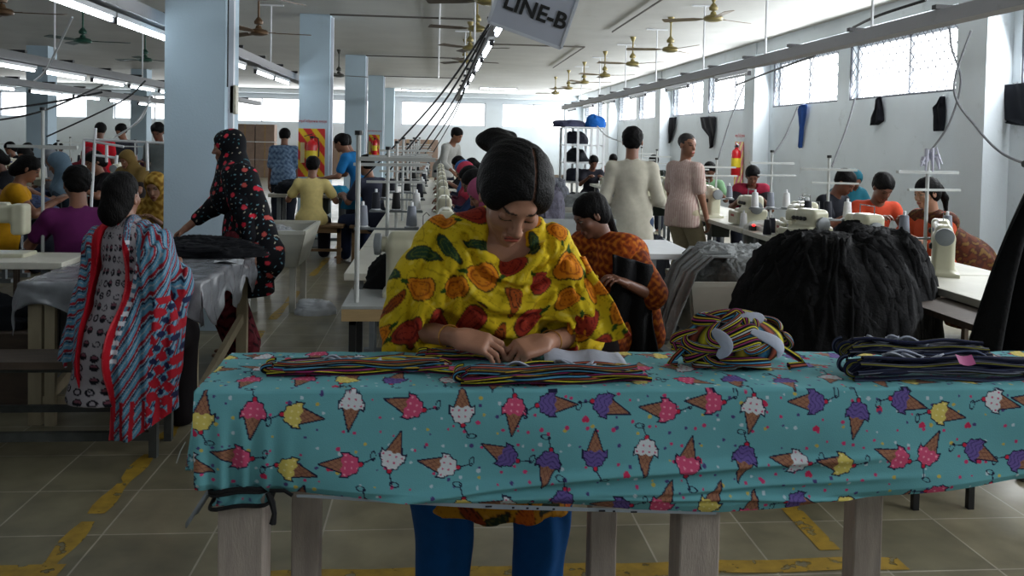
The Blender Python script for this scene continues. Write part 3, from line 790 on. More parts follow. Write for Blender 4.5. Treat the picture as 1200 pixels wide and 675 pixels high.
def floral(u, v, base=(.035,.04,.065), cs=.062):
    out = np.tile(np.array(base), (len(u), 1)).astype(float)
    for k, (c2, r, lst) in enumerate(((cs*.5, .17, ((.45,.62,.68),(.70,.68,.60),(.25,.45,.50))), (cs, .24, ((.72,.12,.20),(.75,.20,.26),(.70,.30,.28))))):
        I, J = np.floor(u/c2), np.floor(v/c2)
        cx = (I+.32+.36*hash2(I, J, 5+k))*c2; cy = (J+.32+.36*hash2(I, J, 6+k))*c2; t = hash2(I, J, 8+k); a = hash2(I, J, 9+k)*6
        x, y = (u-cx)/c2, (v-cy)/c2; xr = x*np.cos(a)+y*np.sin(a); yr = -x*np.sin(a)+y*np.cos(a)
        for q, c in enumerate(lst):
            m = (t > (.5 if k else .25)+(.16 if k else .25)*q) & (t < (.5 if k else .25)+(.16 if k else .25)*(q+1)-(.05 if k and q == 2 else 0))
            d = np.hypot(xr/(1 if k else .45), yr/(1 if k else 1.3)) < r; over(out, m & d, c)
    return out
def rings(u, v):
    out = np.tile(np.array((.56,.54,.56)), (len(u), 1)).astype(float); cs = .052
    I, J = np.floor(u/cs), np.floor(v/cs); cx = (I+.35+.3*hash2(I, J, 1)+0)*cs; cy = (J+.35+.3*hash2(I, J, 2))*cs; t = hash2(I, J, 3)
    x, y = (u-cx)/cs, (v-cy)/cs; d = np.hypot(x, y*1.15); a = np.arctan2(y, x)
    over(out, (t < .8) & (d < .36), (.07,.07,.10)); over(out, (t < .4) & (d < .20), (.55,.52,.55)); over(out, (t < .25) & (d < .09), (.07,.07,.1)); over(out, (t >= .4) & (t < .8) & (y > .02) & (d < .28), (.42,.25,.30))
    over(out, (t > .8) & (np.abs(d-.25+.05*a) < .05), (.10,.10,.13)); return out
def blotch(c1, c2, f=40, thr=0.0, c3=None):
    def fn(V):
        x, y, z = V[:, 0], V[:, 1], V[:, 2]; t = np.sin(f*x+2*np.sin(f*.6*z))+np.sin(f*.9*z+1.7*np.sin(f*.7*y+f*.3*x))
        o = np.tile(np.array(c1), (len(V), 1)).astype(float); o[t > thr] = c2
        if c3 is not None: o[t < thr-1.3] = c3
        return o
    return fn
def cyl_uv(V, c=(0,0), R_=.16): return np.arctan2(V[:, 0]-c[0], -(V[:, 1]-c[1]))*R_, V[:, 2]
def tri_uv(V):
    return V[:, 0]+.6*V[:, 1], V[:, 2]+.35*V[:, 1]
# ------------------------------------------------------------------ main woman (yellow shawl)
def main_woman():
    base = Vector((.21, 2.62, 0)); faces = PI       # faces the camera
    p = Person('woman in yellow vegetable-print shawl bending over the ice-cream-print table', base, PI, h=1.60, lean=.30, head=(.80,-.12,.04), voxel=.0042,
               skin=(.64,.46,.37), seed=5, hands=(V3(-.12,.27,.955), V3(.07,.29,.955)), hipshift=-.02)
    # local frame: +x is image left. index 0 (-x) = image right
    toL = lambda w: Vector((-(w.x-base.x), -(w.y-base.y), w.z))
    hc = toL(onY(602, 229, 2.38)); p.hs = 1.12; p.HC = hc
    p.hr = Matrix.Rotation(.12, 3, 'Z') @ Matrix.Rotation(-R(42), 3, 'X') @ Matrix.Rotation(R(-7), 3, 'Y')
    p.N = toL(onY(597, 262, 2.50)); p.Ch = V3(.03, .07, 1.12); p.W = V3(.0, .02, .98); p.P = V3(0, -.02, .86)
    p.S = [toL(onY(643, 294, 2.50)), toL(onY(521, 286, 2.52))]
    p.E = [toL(onY(678, 392, 2.58)), toL(onY(478, 385, 2.58))]
    p.Wr = [toL(onY(638, 402, 2.345)), toL(onY(536, 396, 2.33))]
    p.up = V3(0,.3,.95).normalized(); p.fwd = V3(0,.95,-.3)
    p.lo = V3(-.42,-.25,0); p.hi = V3(.46,.42,1.62)
    for i, sx in enumerate((-1, 1)):
        p.Hp[i] = p.P+V3(sx*.09,0,-.02)
    # legs as seen under the table: image-left leg nearer the table
    p.K = [V3(-.125,.07,.47), V3(.175,.12,.47)]; p.A = [V3(-.12,.02,.075), V3(.17,.06,.075)]
    curls = ((1.15,1.3,1.4,1.45), (.62,.66,.70,.60))
    p.body(hand_curls=curls, hand_d=((.80,.42,-.10), (-.85,.30,-.12)), hand_n=((-.2,.35,.9), (.15,.45,.85)), closed=True, fine=True, thumb_in=.55)
    # bangles
    for i, (nm) in enumerate((1, 0)):
        w, e = p.Wr[i], p.E[i]; d = (w-e).normalized(); c = w-d*.045; m = rot_to(d, (0,0,1)); b = MB(); pts = [c+(m.col[0]*math.cos(a)*.0335+m.col[2]*math.sin(a)*.0315) for a in [2*PI*k/28 for k in range(29)]]
        b.tube(pts, .0022, 6, cap=False).build('bangle', M((.75,.55,.28), .3, metal=.8), p.root)
    # hair: full volume with an off-centre parting and a bun high behind
    hs = p.hs; f = Field(p.HC-V3(.24,.26,.22), p.HC+V3(.24,.24,.26), .0032); hr = p.hr; hc = p.HC
    def q(x, y, z): return hc+hr @ Vector((x*hs, y*hs, z*hs))
    def e(c, r, **k): f.ell(q(*c), [a*hs for a in r], rot=hr, **k)
    e((0,-.022,.042), (.094,.108,.088), k=.01); e((0,-.05,-.01), (.086,.074,.085), k=.03)
    for sx in (-1, 1): e((sx*.060,.012,.022), (.030,.052,.042), k=.02)
    e((0,.117,-.024), (.070,.077,.100), k=.010, op='sub'); e((0,.045,-.108), (.13,.130,.086), k=.02, op='sub'); e((-.012,.116,.034), (.046,.046,.034), k=.012, op='sub')
    # bun
    bc = toL(onY(580, 165, 2.53)); 
    f.ell(bc, [.058,.045,.034], k=.010); f.cone(bc+V3(-.05,-.02,.012), bc+V3(-.01,-.03,.02), .018, .02, k=.008)
    f.cone(bc, q(0,-.09,.05), .035, .05, k=.02)
    mi = np.array(hr.transposed()); c0 = np.array(hc)
    def strands(X, Y, Z):
        x, y, z = X-c0[0], Y-c0[1], Z-c0[2]
        lx = mi[0][0]*x+mi[0][1]*y+mi[0][2]*z; ly = mi[1][0]*x+mi[1][1]*y+mi[1][2]*z; lz = mi[2][0]*x+mi[2][1]*y+mi[2][2]*z
        px = -.022
        return (.0008*np.sin(170*ly+90*np.abs(lx-px)+3*np.sin(20*lx))+.007*np.exp(-((lx-px)/.0032)**2)*(lz > .02)*(ly > -.05)).astype(np.float32)
    f.disp(strands); 
    Vv, Q = f.nets(); qq = (Vv-c0) @ np.array(hr)
    col = np.tile(np.array((.045,.04,.042)), (len(Vv), 1)); col[(np.abs(qq[:, 0]+.022) < .0030) & (qq[:, 2] > .03*hs) & (qq[:, 1] > -.05)] = (.40,.29,.24)
    o = link('hair', mesh_np('hair', Vv, Q, col), mat('main_hair', (.04,.04,.04), .6, attr=True, var=.3, vscale=70, bump=.5, bscale=160, spec=.18), p.root)
    ns = hc+hr @ Vector((.0135*hs,.100*hs,-.034*hs)); MB().lathe([(0,0),(.003,.001),(.003,.003),(0,.004)], ns, n=10).build('nose_stud', M((.8,.65,.3), .25, metal=.9), p.root)
    # shawl
    f = Field((-.44,-.22,.60), (.46,.34,1.40), .0042); N, S, E, Wr = p.N, p.S, p.E, p.Wr
    f.cone(p.W+V3(0,0,-.2), p.Ch, .155, .165, k=.05, flat=((0,1,0), 1.15)); f.cone(p.Ch, N-V3(0,.02,.07), .165, .085, k=.08)
    f.cone(S[0]+V3(0,0,.005), N+V3(-.02,-.02,-.045), .072, .072, k=.05); f.cone(S[1]+V3(0,0,.005), N+V3(.03,-.02,-.035), .074, .074, k=.05)
    for i, sx in enumerate((-1, 1)):
        f.cone(S[i], E[i]+V3(sx*-.01,0,.03), .078, .082, k=.05)
        mid = E[i]+(Wr[i]-E[i])*.48; f.cone(E[i], mid, .070, .064, k=.04)
        f.cone(E[i]+V3(sx*.0,-.02,.02), E[i]+V3(sx*.015,-.02,-.055), .070, .062, k=.05)
    f.cone((E[0]+S[0])/2+V3(.0,.03,0), (E[1]+S[1])/2+V3(0,.03,0), .11, .11, k=.08, flat=((0,1,0), 1.2))
    # neckline opening: cowl
    f.ell(N+V3(.01,.10,-.035), [.064,.095,.105], k=.02, op='sub'); f.ell(N+V3(0,.02,.05), [.070,.080,.07], k=.015, op='sub')
    # open cuffs
    for i in (0, 1):
        d = (Wr[i]-E[i]).normalized(); c = E[i]+(Wr[i]-E[i])*.58; f.cone(c, c+d*.12, .052, .07, k=.012, op='sub')
    n0 = np.array(N)
    def folds(X, Y, Z):
        x, z = X-n0[0], Z-n0[2]; front = np.clip((Y-.0)/.08, 0, 1)
        r = np.sqrt((x*1.0)**2+(z*.75)**2+.0004)
        ang = x/(np.abs(z)+.12)
        cowl = np.sin(r*95+1.1*np.sin(ang*2.2)+ang*1.5)*np.exp(-((x+.0)/.17)**2)*0*np.clip((-z)/.05, 0, 1)*np.clip((.32+z)/.1, 0, 1)
        side = np.sin((X*np.sign(X)*62+z*16+np.sin(z*13+X*4)*1.6))*.013*np.clip((np.abs(X-.02)-.11)/.06, 0, 1)
        rest = .006*np.sin(40*X+33*Z+2*np.sin(25*Z+11*X))+.003*np.sin(70*Z-30*X+Y*40)
        diag = .011*np.sin((X*.75+Z)*85+1.2*np.sin(X*20))*np.exp(-((X+.13)/.07)**2)*np.clip((-z)/.06, 0, 1)
        def valley(ph, w=.38): return np.exp(-(np.sin(ph*.5)/w)**2)
        cx_ = np.exp(-((x-.02)/.20)**2); rr_ = np.sqrt((x*.9)**2+(z*.80)**2+.0004)
        c2 = .020*valley(rr_*88+1.0*np.sin(ang*2.0+.4)+ang*1.3)*cx_*np.clip((-z)/.05, 0, 1)*np.clip((.40+z)/.1, 0, 1)*front
        s2 = .018*valley(X*58+np.sign(X)*z*12+np.sin(z*12+X*4)*1.5+1)*np.clip((np.abs(X-.02)-.10)/.05, 0, 1)*(.4+.6*front)
        d2 = .014*valley((X*.8+Z)*60+1.2*np.sin(X*20), .3)*np.exp(-((X+.12)/.08)**2)*np.clip((-z)/.06, 0, 1)*front
        return (c2+s2+d2+rest*.6).astype(np.float32)
    # raised cowl folds: U-shaped rolls of cloth hanging from the shoulders, laid on the chest
    X_, Y_, Z_ = f.ax
    def surfY(x, z):
        i = int((x-f.lo[0])/f.h); kz = int((z-f.lo[2])/f.h); i = max(0, min(i, f.n[0]-1)); kz = max(0, min(kz, f.n[2]-1))
        ins = np.nonzero(f.v[i, :, kz] < 0)[0]; return float(Y_[ins[-1]]) if len(ins) else None
    def roll(a, b_, sag, r0, r1, n_=16, off=.0, skew=0.0):
        P_ = []
        for q_ in range(n_+1):
            t = q_/n_; x = a[0]+(b_[0]-a[0])*t; z = a[1]+(b_[1]-a[1])*t-sag*(1-(2*t-1+skew*math.sin(PI*t))**2); y = surfY(x, z)
            if y is not None: P_.append((x, y+off, z))
        return P_, r0, r1
    rolls = [roll((-.105,1.215), (.125,1.235), .085, .015, .020), roll((-.135,1.195), (.150,1.215), .130, .013, .020, skew=.15), roll((-.150,1.160), (.170,1.190), .165, .012, .019, skew=-.1), roll((-.165,1.12), (.19,1.165), .195, .012, .018, skew=.1),
             roll((-.115,1.235), (.06,.97), .02, .012, .016), roll((-.13,1.21), (-.02,.93), .015, .012, .016), roll((.145,1.22), (.235,.95), .02, .013, .018), roll((.105,1.23), (.175,.93), .02, .012, .016), roll((-.16,1.19), (-.215,.95), .015, .013, .018), roll((.20,1.15), (.285,.92), .015, .012, .016), roll((-.19,1.13), (-.27,.93), .01, .012, .016)]
    for P_, r0, r1 in rolls:
        for q_ in range(len(P_)-1):
            w0 = math.sin(PI*(q_+.4)/(len(P_)+.0)); w1 = math.sin(PI*(q_+1.4)/(len(P_)+.0)); f.cone(P_[q_], P_[q_+1], max(.004, r0+(r1-r0)*w0-.004), max(.004, r0+(r1-r0)*w1-.004), k=.014)
    f.disp(folds)
    f.box((0,.30,.74), (.5,.125,.142), rd=.002, k=.004, op='sub')
    def cf(V):
        y = V[:, 1]; u = V[:, 0]*1.05+.15*y; v = V[:, 2]-y*.45
        u, v = u+.022*np.sin(v*14), v+.03*np.sin(u*11+.5)
        return veggies(u*.93-v*.36+.013, v*.93+u*.36+.02, .098)
    p.emit('shawl', f, m_cloth, cf)
    # hanging end of the shawl at image right
    b = MB()
    top_ = toL(onY(668, 300, 2.47)); bot = toL(onY(688, 388, 2.44))
    def fn(u, v):
        c = top_.lerp(bot, v); w = .045+.085*v
        return (c.x+(u-.72)*w*1.4+.004*math.sin(v*9), c.y+.012*math.sin(u*9+v*3)+.02*math.sin(v*3), c.z-.012*math.sin(u*6)*v-.03*v*(1-abs(u-.6)))
    b.grid(fn, 30, 60)
    pts = np.array([tuple(v) for v in b.v]); me = b.mesh('shawl_end', angle=180, colors=veggies(pts[:, 0]+.5, pts[:, 2]+.3*pts[:, 0]+.11))
    o = link('shawl_end', me, m_cloth, p.root); sm = o.modifiers.new('s', 'SOLIDIFY'); sm.thickness = .004
    # tunic below (seen under the table) and trousers
    f = Field((-.38,-.32,.3), (.40,.32,.9), .006)
    f.cone(p.P, p.P-V3(0,0,.1), .155, .17, k=.03, flat=((0,1,0), 1.2)); f.cone(V3(.0,.04,.80), V3(.03,.06,.36), .165, .275, k=.05, flat=((0,1,0), 1.10))
    X, Y, Z = f.P((slice(None),)*3); f.comb((slice(None),)*3, -((Z-.585)-.10*X+0*Y).astype(np.float32)*-1, .003, 'sub') if False else f.plane((0,0,.425), (.06,0,-1))
    f.disp(lambda X, Y, Z: .004*np.sin(np.arctan2(X, Y)*14+Z*5))
    p.emit('tunic', f, m_cloth, lambda V: veggies(V[:, 0]+V[:, 1]*.4, V[:, 2]+.3)*np.array((.78,.62,.62)), label='yellow print tunic hem')  # shawl print multiplied browner and darker, shade under the table included in the colour
    f = Field((-.32,-.25,.07), (.38,.36,.9), .006)
    f.cone(V3(0,-.02,.85), V3(0,-.02,.78), .14, .15, k=.04)
    for i in (0, 1): f.cone(p.Hp[i], p.K[i], .112, .098, k=.03); f.cone(p.K[i], p.A[i]+V3(0,0,.03), .098, .075, k=.03)
    f.disp(lambda X, Y, Z: .007*np.sin(55*X+3*np.sin(Z*7)+28*Y)+.002*np.sin(30*Z+20*X))
    p.emit('trousers', f, MC((.04,.28,.50)), label='loose blue trousers')
    return p
MW = main_woman()
# ------------------------------------------------------------------ front table under the ice-cream print cloth
m_oldwood = mat('worn_painted_wood', (.66,.61,.57), .7, var=.15, vscale=7, bump=.25, bscale=60, stretch=(6,6,1))
m_paleboard = mat('pale_table_top', (.62,.60,.55), .55, var=.08, vscale=5)
TX0, TX1, TY0, TY1, TZ = -.55, 2.35, 2.065, 2.42, .885
def smooth_interp(x, xs, ys): return np.interp(x, xs, ys)
def front_table():
    t = thing('cloth_covered_table', 'long work table under the teal ice-cream print cloth', 'table', (0,2.2,0))
    o = MB().box(((TX0+TX1)/2, .03, TZ-.025), (TX1-TX0-.03, TY1-TY0-.02, .04)).build('table_top', m_oldwood, t, bevel=.004)
    for x, w, y in ((-.46,.11,2.14), (.685,.105,2.14), (1.83,.11,2.14), (-.34,.075,2.36), (.485,.075,2.36), (1.26,.085,2.36), (2.1,.08,2.36)):
        MB().box((x, y-2.2, (TZ-.045)/2), (w, .10 if w > .09 else .07, TZ-.045)).build('leg', m_oldwood, t, bevel=.005)
    # the leg's pale plank edge
    return t
front_table()
def tablecloth():
    du = .0026; nx = int((TX1-TX0)/du); xs = np.linspace(TX0-.012, TX1, nx)
    dep = TY1-TY0+.01; nt = int(dep/.005)
    hem = smooth_interp(xs, (-.57,-.46,-.36,-.30,-.05,.2,.5,.72,.9,1.1,1.5,1.9,2.4), (.650,.632,.640,.640,.622,.606,.590,.578,.585,.605,.645,.66,.65))
    nd = 150; V = []; U = []; W_ = []
    for j in range(nt+1):               # top, from back to front
        y = TY1+.004-dep*j/nt; z = TZ+.004+.0014*np.sin(xs*37+y*31)+.0012*np.sin(xs*13-y*50)
        V.append(np.stack([xs, np.full(nx, y), z], 1)); U.append(xs.copy()); W_.append(np.full(nx, dep*j/nt))
    for j in range(1, nd+1):
        t = j/nd; z = TZ-(TZ-hem)*t
        bul = .006+.010*np.sin(min(t*3, 1)*PI/2)
        d1 = .020*np.exp(-((z-(.605+.14*(xs+.3)/1.6+.012*np.sin(xs*4)))/.012)**2)*np.clip((xs+.4)/.3, 0, 1)*np.clip((1.25-xs)/.4, 0, 1)
        d2 = .014*np.exp(-((z-(.62+.05*(xs-.1)/1.2))/.010)**2)*np.clip((xs+.2)/.3, 0, 1)*np.clip((1.3-xs)/.4, 0, 1)
        d3 = .012*np.exp(-((z-(.60+.022*np.sin(xs*3)))/.007)**2)*np.clip((xs-.1)/.3, 0, 1)
        g = .012*np.exp(-((xs+.46)/.10)**2)*np.sin((xs+.46)*120)*t**1.5
        tuck = .03*np.exp(-((xs+.45)/.09)**2)*t**2
        soft = .009*np.sin(xs*9+z*14)*t+.004*np.sin(xs*17-z*25+1)*t
        y = TY0-.006-bul-d1-d2-d3-g-soft+tuck+.012*max(0, t-.93)/.07
        V.append(np.stack([xs, y, z], 1)); U.append(xs.copy()); W_.append(dep+(TZ-z)*1.03+.006*(d1+d2)*60*.1)
    V = np.concatenate(V); U = np.concatenate(U); W_ = np.concatenate(W_)
    nr = nt+nd+1; I = np.arange(nx-1)[None, :]; J = np.arange(nr-1)[:, None]*nx; q = (I+J).ravel(); Q = np.stack([q, q+nx, q+nx+1, q+1], 1)
    me = mesh_np('tablecloth', V, Q, icecream(U+.03, W_+.02)); o = link('tablecloth', me, m_teal)
    tag(o, 'teal cotton cloth printed with ice-cream cones, draped over the front table', 'tablecloth')
    # left end drop, gathered and frayed
    def side(u, v):     # u: depth, v: drop
        y = TY0-.008+(TY1-TY0)*u; hz = .70-.055*math.sin(u*PI)-.0*u
        z = TZ+.003-(TZ-hz)*v; fl = .012*math.sin(u*17)*v+.045*v*math.sin(min(1, u*1.2)*PI)
        return (TX0-.014-fl, y+.0*v, z)
    b = MB(); b.grid(side, 70, 60); pts = np.array([tuple(p) for p in b.v])
    me = b.mesh('tablecloth_end', angle=180, colors=icecream(pts[:, 1]*1.0+.4, pts[:, 2]+.35)); link('tablecloth_end', me, m_teal, o)
    # white selvedge under the hem
    b = MB()
    def sel(u, v):
        x = -.32+1.03*u; z0 = float(smooth_interp(x, (-.57,-.46,-.36,-.30,-.05,.2,.5,.72), (.650,.632,.640,.640,.622,.606,.590,.578)))
        return (x, TY0-.0205+.002*v, z0+.002-.013*v*(1-abs(u-.45)*.9))
    b.grid(sel, 60, 1); b.build('selvedge', M((.62,.66,.70), .8), o, label if False else None)
    for x in (.14,.20,.235,.26,.30,.42,.45,.50):
        z0 = float(smooth_interp(x, (-.05,.2,.5,.72), (.622,.606,.590,.578))); MB().box((x, TY0-.0222, z0-.004), (.016 if x in (.14,.42,.50) else .006, .001, .004)).build('selvedge_mark', M((.12,.12,.16), .8), o)
    # gathered bit wrapped round the leg and its cord
    b = MB()
    def wrap(u, v):
        a = u*2*PI; r = 1+.10*math.sin(a*9+v*5)*(.4+.6*v); hw = (.062+.006*math.sin(v*PI*2))*r; c, s_ = math.cos(a), math.sin(a); k = (abs(c)**5+abs(s_)**5)**(-.2)
        return (-.462+hw*c*k, 2.132+(.058*r)*s_*k, .652-.05*v)
    b.grid(wrap, 90, 14); pts = np.array([tuple(p) for p in b.v]); me = b.mesh('gathered_corner', angle=180, colors=icecream(pts[:, 0]*1.3, pts[:, 2]*1.2)); link('gathered_corner', me, m_teal, o)
    m_cord = M((.025,.025,.04), .8)
    for z, n_ in ((.646, 2), (.604, 1)):
        for k in range(n_):
            pts = []
            for i in range(41):
                a = i/40*2*PI; c, s_ = math.cos(a), math.sin(a); kk = (abs(c)**5+abs(s_)**5)**(-.2); pts.append((-.462+.072*c*kk, 2.132+.068*s_*kk, z-.008*k+.004*math.sin(a*3)+.012*(math.cos(a)*.5)))
            tag(MB().tube(pts, .0052, 6).build('tie_cord', m_cord), 'black cord tied round the cloth at the table leg, %s turn' % ('lowest' if z < .61 else ('top' if k == 0 else 'second')), 'cord')
    tag(MB().tube([(-.385,2.06,.646), (-.35,2.05,.650), (-.33,2.045,.640)], .005, 6).tube([(-.39,2.06,.642), (-.378,2.052,.62), (-.372,2.05,.595), (-.376,2.05,.57)], [.007,.008,.006,.009], 6).build('cord_knot', m_cord), 'loose knotted ends of the black cord hanging beside the leg', 'cord')
    b = MB(); b.grid(lambda u, v: (-.515-.075*v-.012*math.sin(u*3)+.02*u, 2.10+.04*u+.01*math.sin(v*5), .665-.12*v+.02*u), 8, 14)
    oo = b.build('cloth_flap', M((.50,.52,.54), .85), None); sm = oo.modifiers.new('s', 'SOLIDIFY'); sm.thickness = .003; tag(oo, 'pale grey loose flap sticking out at the tied table corner', 'cloth')
    for a, c in (((-.60,2.12,.745),(-.615,2.10,.70)), ((-.575,2.08,.72),(-.572,2.075,.69))): MB().tube([a, ((a[0]+c[0])/2-.004, a[1], (a[2]+c[2])/2), c], .0016, 5).build('loose_thread', M((.7,.72,.7), .8), o)
m_teal = mat('printed_teal_cotton', (.4,.6,.65), .88, attr=True, var=.05, vscale=9, bump=.12, bscale=350, spec=.15)
tablecloth()
# ------------------------------------------------------------------ striped garments
PAL = [(.04,.04,.06), (.80,.76,.18), (.04,.04,.06), (.04,.04,.06), (.58,.18,.40), (.04,.04,.06), (.74,.62,.2), (.04,.04,.06), (.05,.05,.08), (.30,.56,.70), (.04,.04,.06), (.62,.30,.22), (.04,.04,.06), (.72,.72,.72)]
NAVY = [(.05,.07,.15), (.07,.09,.20), (.05,.06,.12), (.30,.34,.45), (.05,.07,.15), (.07,.09,.2), (.45,.46,.5), (.05,.07,.14), (.45,.44,.15), (.05,.07,.15), (.10,.13,.28), (.05,.06,.13)]
class CM:
    """coloured sweep meshes gathered into one object"""
    def __init__(s): s.V = []; s.Q = []; s.C = []; s.n = 0
    def sweep(s, pts, r, pal, n=32, flat=1.0, phase=0, twist=0.0, up=(0,0,1)):
        P_ = [Vector(p) for p in pts]; m = len(P_); prev = Vector(up); V = np.zeros((m, n, 3)); Cc = np.zeros((m, n, 3))
        for i in range(m):
            d = (P_[min(i+1, m-1)]-P_[max(i-1, 0)]).normalized(); x = (prev-d*prev.dot(d)).normalized(); prev = x; y = d.cross(x)
            ri = r[i] if hasattr(r, '__len__') else r
            for k in range(n):
                a = 2*PI*k/n+twist*i/m; q = P_[i]+x*math.cos(a)*ri*flat+y*math.sin(a)*ri*(1+.10*math.cos(k*PI)*0); V[i, k] = q
                Cc[i, k] = pal[((k//2)+phase) % len(pal)]
        q = np.array([[(i*n+k), (i*n+(k+1) % n), ((i+1)*n+(k+1) % n), ((i+1)*n+k)] for i in range(m-1) for k in range(n)])
        s.V.append(V.reshape(-1, 3)); s.C.append(Cc.reshape(-1, 3)); s.Q.append(q+s.n); s.n += m*n
        # end caps as fans to a centre ring
        return s
    def grid(s, fn, nu, nv, cf):
        V = []; Cc = []
        for j in range(nv+1):
            for i in range(nu+1): V.append(fn(i/nu, j/nv)); Cc.append(cf(i/nu, j/nv))
        q = np.array([[j*(nu+1)+i, j*(nu+1)+i+1, (j+1)*(nu+1)+i+1, (j+1)*(nu+1)+i] for j in range(nv) for i in range(nu)])
        s.V.append(np.array(V)); s.C.append(np.array(Cc)); s.Q.append(q+s.n); s.n += len(V); return s
    def build(s, name, material, parent=None):
        me = mesh_np(name, np.concatenate(s.V), np.concatenate(s.Q), np.concatenate(s.C)); return link(name, me, material, parent)
def folded_garment(x0, x1, y0, y1, hgt, z, pal, label, seed, rot=0.0, name='striped_garment', lines=15, group=None):
    rr = random.Random(seed); cm = CM(); L = x1-x0; W = y1-y0; ph = [rr.uniform(0, 6) for _ in range(8)]
    cx, cy = (x0+x1)/2, (y0+y1)/2
    def xf(x, y, zz): c_, s_ = math.cos(rot), math.sin(rot); return (cx+x*c_-y*s_, cy+x*s_+y*c_, zz)
    m = 36
    for i in range(lines):
        f = i/(lines-1); yy = (f-.5)*W*.82; rnk = rr.random(); h_ = hgt*(.35+.65*math.sin(PI*(.15+.7*f)))*rr.uniform(.75, 1.0)
        a0 = -L/2*rr.uniform(.86, 1); a1 = L/2*rr.uniform(.80, 1); pts = []; rad = []
        for k in range(m+1):
            t = k/m; e = min(1, min(t, 1-t)*9)**.5
            pts.append(xf(a0+(a1-a0)*t, yy*(.55+.45*e)+.010*math.sin(t*7+ph[i % 8])+.006*math.sin(t*17+ph[(i+3) % 8]), z+.008+(h_-.012)*.72*e*(.8+.2*math.sin(t*9+ph[(i+1) % 8]))))
            rad.append((.009+.005*rnk)*(.5+.5*e))
        cm.sweep(pts, rad, pal, 28, .62, phase=rr.randrange(12), twist=rr.uniform(-2.5, 2.5))
    # folded front layers: long hairpins lying on the table
    for i in range(4):
        zz = z+.006+hgt*.24*i; pts = []; y_f = -W*.5+.004*i
        for k in range(m+1):
            t = k/m; pts.append(xf((-L/2+.008*i)+(L-.02*i)*t, y_f+.006*math.sin(t*8+ph[i]), zz+.004*math.sin(t*11+ph[i+2])))
        cm.sweep(pts, .0065, pal, 24, .8, phase=i*3)
    # loop at the end
    for sgn, n_ in ((-1, 2),):
        for i in range(n_):
            pts = [xf(-L/2+.012-.026*math.sin(a)*(1-.25*i), -W*.35+.05*i+.012*a/PI, z+hgt*.42+(hgt*.30)*math.cos(a)) for a in [PI*q/14 for q in range(15)]]
            cm.sweep(pts, .008, pal, 24, .7, phase=i*5)
    o = cm.build(name, m_knit); tag(o, label, 'garment', group)
    # white lining showing on top
    for i in range(3):
        b = MB(); ox = rr.uniform(-.25, .2)*L; oy = rr.uniform(-.25, .15)*W; w_ = L*rr.uniform(.12, .22); d_ = W*.30
        b.grid(lambda u, v: xf(ox+(u-.5)*w_, oy+(v-.5)*d_*(1-.4*abs(u-.5)), z+hgt*.80+.010*math.sin(u*5+i)+.006*math.cos(v*4)), 10, 5)
        pc = b.build('white_lining', m_lining, o, angle=180); sm = pc.modifiers.new('s', 'SOLIDIFY'); sm.thickness = .004
    return o
m_knit = mat('striped_jersey', (.1,.1,.1), .8, attr=True, var=.06, vscale=60, bump=.15, bscale=500, spec=.2)
m_lining = M((.66,.68,.74), .8, var=.05, bump=.2, bscale=60)
GZ = TZ+.006
folded_garment(-.42,.05, 2.185,2.285, .034, GZ, PAL, 'striped underwear folded flat at the corner end of the table', 11, rot=.04)
folded_garment(-.03,.27, 2.33,2.40, .020, GZ, PAL, 'striped garment pieces being sorted under her fingers', 12)
folded_garment(.065,.55, 2.095,2.20, .046, GZ, PAL, 'flattened striped garment with loose white lining in the middle of the table', 13, rot=.05)
folded_garment(1.09,1.69, 2.11,2.22, .068, GZ, NAVY, 'lower navy striped garment of the stack at the table end', 14)
folded_garment(1.12,1.54, 2.20,2.28, .068, GZ+.025, NAVY, 'upper navy striped garment folded over with a pink label', 15, rot=-.06)
b = MB(); b.grid(lambda u, v: (1.36+.045*u, 2.085+.02*v, GZ+.052+.020*v-.006*math.sin(u*3)), 4, 4); tag(b.build('care_label', M((.72,.35,.55), .6)), 'small pink and white label on the navy garments', 'label')
b = MB(); b.grid(lambda u, v: (.30+.22*u, 2.27+.09*v-.05*u*(1-v), GZ+.010+.018*math.sin(v*2.2)*(1-.6*u)+.004*math.sin(u*12)), 16, 8); oo = b.build('white_lining_piece', m_lining, None, angle=180); sm = oo.modifiers.new('s', 'SOLIDIFY'); sm.thickness = .004; tag(oo, 'white lining fabric lying loose behind the middle striped garment', 'fabric')
